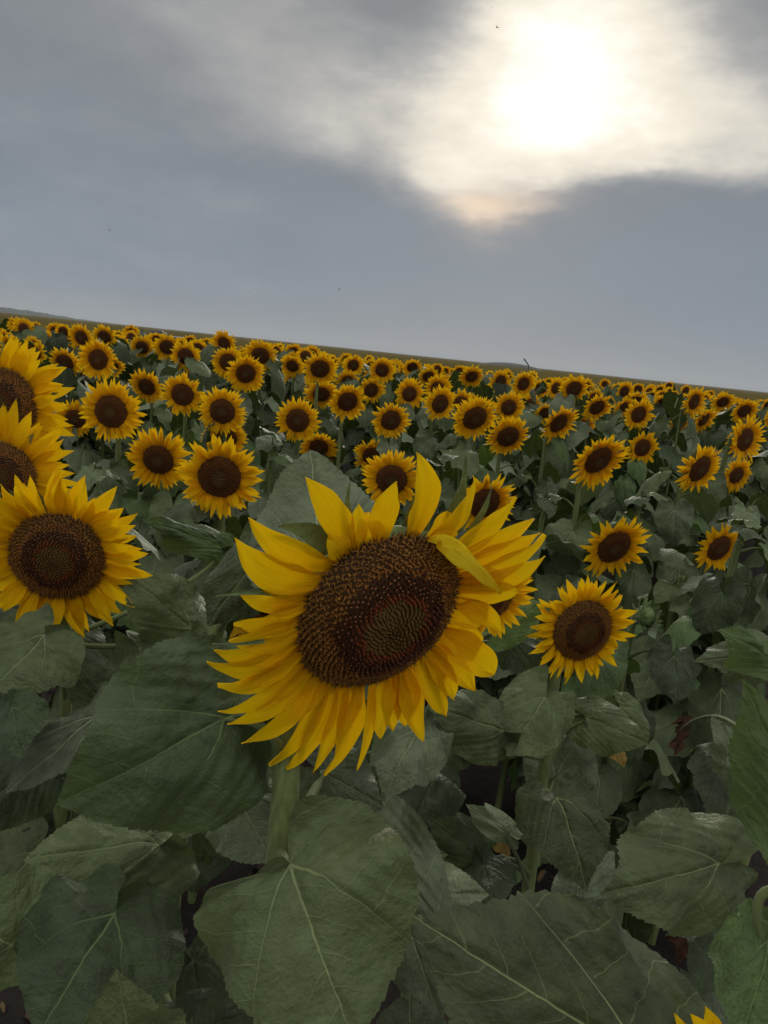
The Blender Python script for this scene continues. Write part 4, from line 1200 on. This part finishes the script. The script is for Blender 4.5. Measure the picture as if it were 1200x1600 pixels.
tag(ob('sunflower_field', mb.mesh('sunflower_field')), 'olive and yellow mass of far sunflowers stretching to the horizon', 'field', kind='stuff')

# far wood on the left horizon, low dark rise on the right
M = Mat('far_wood'); t = M.new('ShaderNodeTexCoord'); n = M.noise(t.outputs['Object'], .06, 5, .7)
M.link(M.ramp(n.outputs['Fac'], [(.3, (.022, .034, .018)), (.7, (.045, .060, .030))]), M.p.inputs['Base Color']); M.p.inputs['Roughness'].default_value = 1
M_wood = M.m
mb = MB(); rw = random.Random(2); dW = 1400
for k in range(420):
    px = rw.uniform(-140, 130); w_ = rw.uniform(5, 14)
    az_ = math.atan((px - 600) / FPX * .98)
    x = math.tan(az_) * dW; y = dW + rw.uniform(-40, 40)
    h = (9 - 6.5 * sstep(-20, 130, px)) * rw.uniform(.7, 1.15)
    nn = 7; pts = []
    for i in range(5):
        ph = i / 4 * math.pi / 2
        for j in range(nn):
            a = j * 2 * math.pi / nn
            q = 1 + .25 * noise.noise(Vector((k, i * 1.3, j)))
            pts.append(Vector((x + w_ * math.cos(ph) * math.cos(a) * q, y + w_ * math.cos(ph) * math.sin(a) * q, -1 + h * math.sin(ph) * q)))
    mb.grid(pts, None, 5, nn, M_wood, close=True)
tag(ob('distant_wood', mb.mesh('distant_wood')), 'low blue-grey line of far trees on the left horizon', 'wood', kind='stuff')
M = Mat('dark_rise'); t = M.new('ShaderNodeTexCoord'); n = M.noise(t.outputs['Object'], .3, 4)
M.link(M.ramp(n.outputs['Fac'], [(.3, (.030, .032, .026)), (.7, (.060, .058, .042))]), M.p.inputs['Base Color']); M.p.inputs['Roughness'].default_value = 1
M_rise = M.m
mb = MB(); pts = []; cx = at(795, 572, 300)
for i in range(9):
    for j in range(24):
        ph = i / 8; a = j * 2 * math.pi / 24
        pts.append(Vector((cx.x + 15 * (1 - ph ** 1.5) * math.cos(a), 300 + 14 * (1 - ph ** 1.5) * math.sin(a), -.5 + 2.9 * math.sin(ph * math.pi / 2) + .15 * noise.noise(Vector((i, j * .6, 0))))))
mb.grid(pts, None, 9, 24, M_rise, close=True)
tag(ob('hill', mb.mesh('hill')), kind='structure')
# leaning post on the rise
mb = MB(); p0 = at(827, 574, 280); p1 = at(818, 560, 280); p0.z = -.4
p1b = at(820, 562.5, 280)
mb.tube([p0, at(826, 571, 280), p1b, p1], lambda t: .30 - .10 * t, M_rise, 8)
mb.tube([p1b + Vector((-.5, 0, -.1)), p1b + Vector((.5, 0, .12))], .10, M_rise, 6)
r_ = ob('utility_pole', mb.mesh('utility_pole')); tag(r_, 'thin dark pole leaning on the right horizon beside the low dark rise', 'pole')

# ------------------------------------------------------------------ the far car
def simple(name, c, rough=.5, metal=0.0, spec=.5):
    M = Mat(name); t = M.new('ShaderNodeTexCoord'); n = M.noise(t.outputs['Object'], 4, 4)
    M.link(M.mix(M.rng(n.outputs['Fac'], .3, .8, 0, .3), c, tuple(a * .7 for a in c)), M.p.inputs['Base Color'])
    M.p.inputs['Roughness'].default_value = rough; M.p.inputs['Metallic'].default_value = metal
    M.p.inputs['Specular IOR Level'].default_value = spec
    return M.m
M_paint = simple('car_paint_grey', (.075, .075, .09), .35); M_glass = simple('car_glass', (.03, .035, .05), .12, 0, .8)
M_tyre = simple('tyre_rubber', (.02, .02, .02), .9); M_rim = simple('wheel_rim', (.35, .35, .36), .35, .8)
M_white = simple('pale_panel', (.62, .60, .62), .5); M_lamp = simple('lamp_glass', (.5, .45, .42), .2)
cdep = 120.0
ca = at(255, 524, cdep); car = bpy.data.objects.new('parked_car', None); C.objects.link(car)
car.location = (at(243, 520, cdep).x, ca.y, at(240, 515, cdep).z - 1.50); car.rotation_euler = (0, 0, R(8))
prof = [(-2.15, .35), (-2.2, .75), (-1.9, .95), (-1.1, 1.0), (-.45, 1.42), (.9, 1.48), (1.75, 1.05), (2.1, .98), (2.2, .55), (2.1, .32)]
mb = MB(); pts = []
for yv, sc in ((-.86, .93), (-.78, 1.0), (.78, 1.0), (.86, .93)):
    for x_, z_ in prof: pts.append(Vector((x_ * sc, yv, .3 + (z_ - .3) * sc)))
mb.grid(pts, None, 4, len(prof), M_paint)
for s_ in (0, 3): mb.face([pts[s_ * len(prof) + i] for i in range(len(prof))], M_paint)
mb.face([pts[len(prof) * j] for j in range(4)] + [pts[len(prof) * j + len(prof) - 1] for j in (3, 2, 1, 0)], M_paint)
mb.sm = False
bd = ob('body', mb.mesh('body'), car)
for s_ in (-1, 1):
    for (xa, xb, xc, xd) in ((-.85, -.42, .15, .15), (.22, .22, .85, 1.35)):
        mb = MB(); y_ = s_ * .868
        q = [Vector((xa, y_ * 1.0, 1.0)), Vector((xb, y_ * .985, 1.36)), Vector((xc, y_ * .985, 1.38)), Vector((xd, y_ * 1.0, 1.0))]
        mb.face(q, M_glass); mb.face([p + Vector((0, -s_ * .03, 0)) for p in q], M_glass); mb.sm = False
        ob('window', mb.mesh('window'), car)
    for x_ in (-1.35, 1.35):
        mb = MB(); mb.grid([Vector((x_ + r * math.cos(a), s_ * (.88 + w_), .32 + r * math.sin(a))) for r, w_ in ((.20, .0), (.32, .0), (.32, -.2), (.2, -.2)) for a in [i * math.pi / 10 for i in range(20)]], None, 4, 20, M_tyre, close=True)
        wh = ob('wheel', mb.mesh('wheel'), car)
        mb = MB(); mb.face([Vector((x_ + .2 * math.cos(i * math.pi / 8), s_ * .87, .32 + .2 * math.sin(i * math.pi / 8))) for i in range(16)], M_rim)
        ob('rim', mb.mesh('rim'), wh)
    mb = MB(); mb.face([Vector((-2.19, s_ * .8, .66)), Vector((-2.21, s_ * .45, .66)), Vector((-2.2, s_ * .45, .8)), Vector((-2.15, s_ * .8, .8))], M_lamp)
    ob('headlight', mb.mesh('headlight'), car)
mb = MB(); mb.face([Vector((-1.12, -.7, 1.02)), Vector((-1.12, .7, 1.02)), Vector((-.5, .62, 1.40)), Vector((-.5, -.62, 1.40))], M_glass)
ob('windscreen', mb.mesh('windscreen'), car)
tag(car, 'distant grey car on the left, roof just showing over the sunflowers', 'car')
# pale van beside it
va = at(275, 528, 95); van = bpy.data.objects.new('parked_van', None); C.objects.link(van)
van.location = (va.x - .2, va.y, at(272, 525, 95).z - 1.75); van.rotation_euler = (0, 0, R(12))
prof = [(-1.9, .35), (-1.95, .9), (-1.5, 1.1), (-.9, 1.7), (1.8, 1.75), (1.95, 1.6), (1.95, .35)]
mb = MB(); pts = [Vector((x_, yv, z_)) for yv in (-.85, .85) for x_, z_ in prof]
mb.grid(pts, None, 2, len(prof), M_white)
for s_ in (0, 1): mb.face(pts[s_ * len(prof):(s_ + 1) * len(prof)], M_white)
mb.sm = False
ob('body', mb.mesh('body'), van)
for s_ in (-1, 1):
    mb = MB(); mb.face([Vector((-1.1, s_ * .856, 1.12)), Vector((-.8, s_ * .856, 1.55)), Vector((.1, s_ * .856, 1.58)), Vector((.1, s_ * .856, 1.12))], M_glass); ob('window', mb.mesh('window'), van)
    for x_ in (-1.15, 1.2):
        mb = MB(); mb.grid([Vector((x_ + r * math.cos(a), s_ * (.87 + w_), .32 + r * math.sin(a))) for r, w_ in ((.01, 0), (.32, .0), (.32, -.2), (.01, -.2)) for a in [i * math.pi / 10 for i in range(20)]], None, 4, 20, M_tyre, close=True)
        ob('wheel', mb.mesh('wheel'), van)
tag(van, 'distant pale vehicle right of the grey car, mostly behind sunflower heads', 'van')

# ------------------------------------------------------------------ birds
M_bird = simple('bird_dark', (.02, .02, .022), .8)
for (px, py, dep, s_, lab) in ((777, 43, 60, .34, 'tiny dark bird high against the bright glow of the sun'), (209, 21, 90, .30, 'tiny dark bird near the top left of the sky'),
                               (171, 360, 80, .26, 'tiny faint bird low in the left sky above the round bloom'), (390, 457, 70, .22, 'tiny bird just above the field left of the middle'),
                               (530, 452, 90, .34, 'tiny faint bird above the middle of the field'), (769, 12, 80, .18, 'tiny bird at the top edge above the glow')):
    mb = MB(); o = at(px, py, dep)
    B = Matrix.Rotation(rw.uniform(0, 3), 3, 'Z') @ Matrix.Rotation(rw.uniform(-.3, .3), 3, 'Y')
    b_ = MB(); pr = [(-.5, .0), (-.35, .06), (-.1, .12), (.15, .11), (.35, .07), (.5, .05), (.58, .0)]
    pts = [Vector((x_, r * math.cos(j * math.pi / 4), r * math.sin(j * math.pi / 4))) for x_, r in pr for j in range(8)]
    mb.grid([B @ (p * s_ * .8) for p in pts], None, len(pr), 8, M_bird, close=True)
    for sg in (-1, 1):
        wg = []
        for i in range(6):
            u = i / 5; ch = .26 * (1 - u ** 1.6) + .02
            for v in (-.5, .5): wg.append(B @ (Vector((.08 - .3 * u * u + v * ch, sg * (.06 + u * 1.0), .35 * math.sin(u * 2.2))) * s_ * .8))
        mb.grid(wg, None, 6, 2, M_bird)
    mb.face([B @ (Vector(q) * s_ * .8) for q in ((-.42, 0, 0), (-.8, .14, 0), (-.8, -.14, 0))], M_bird)
    mb.v = [tuple(v) for v in mb.v]
    b = ob('bird', mb.mesh('bird')); b.location = o
    tag(b, lab, 'bird', 'birds over the field')

# ------------------------------------------------------------------ air
M = Mat('air'); M.n.clear()
out = M.n.new('ShaderNodeOutputMaterial'); pv = M.n.new('ShaderNodeVolumePrincipled')
pv.inputs['Color'].default_value = (.80, .86, .95, 1); pv.inputs['Density'].default_value = .0003; pv.inputs['Anisotropy'].default_value = .2
M.l.new(pv.outputs[0], out.inputs['Volume'])
mb = MB(); mb.sm = False
x0, x1, y0, y1, z0, z1 = -10500, 10500, -40, 6300, -3, 60
P = [Vector((x, y, z)) for z in (z0, z1) for (x, y) in ((x0, y0), (x1, y0), (x1, y1), (x0, y1))]
for q in ((0, 3, 2, 1), (4, 5, 6, 7), (0, 1, 5, 4), (1, 2, 6, 5), (2, 3, 7, 6), (3, 0, 4, 7)): mb.face([P[i] for i in q], M.m)
tag(ob('haze', mb.mesh('haze')), kind='stuff')
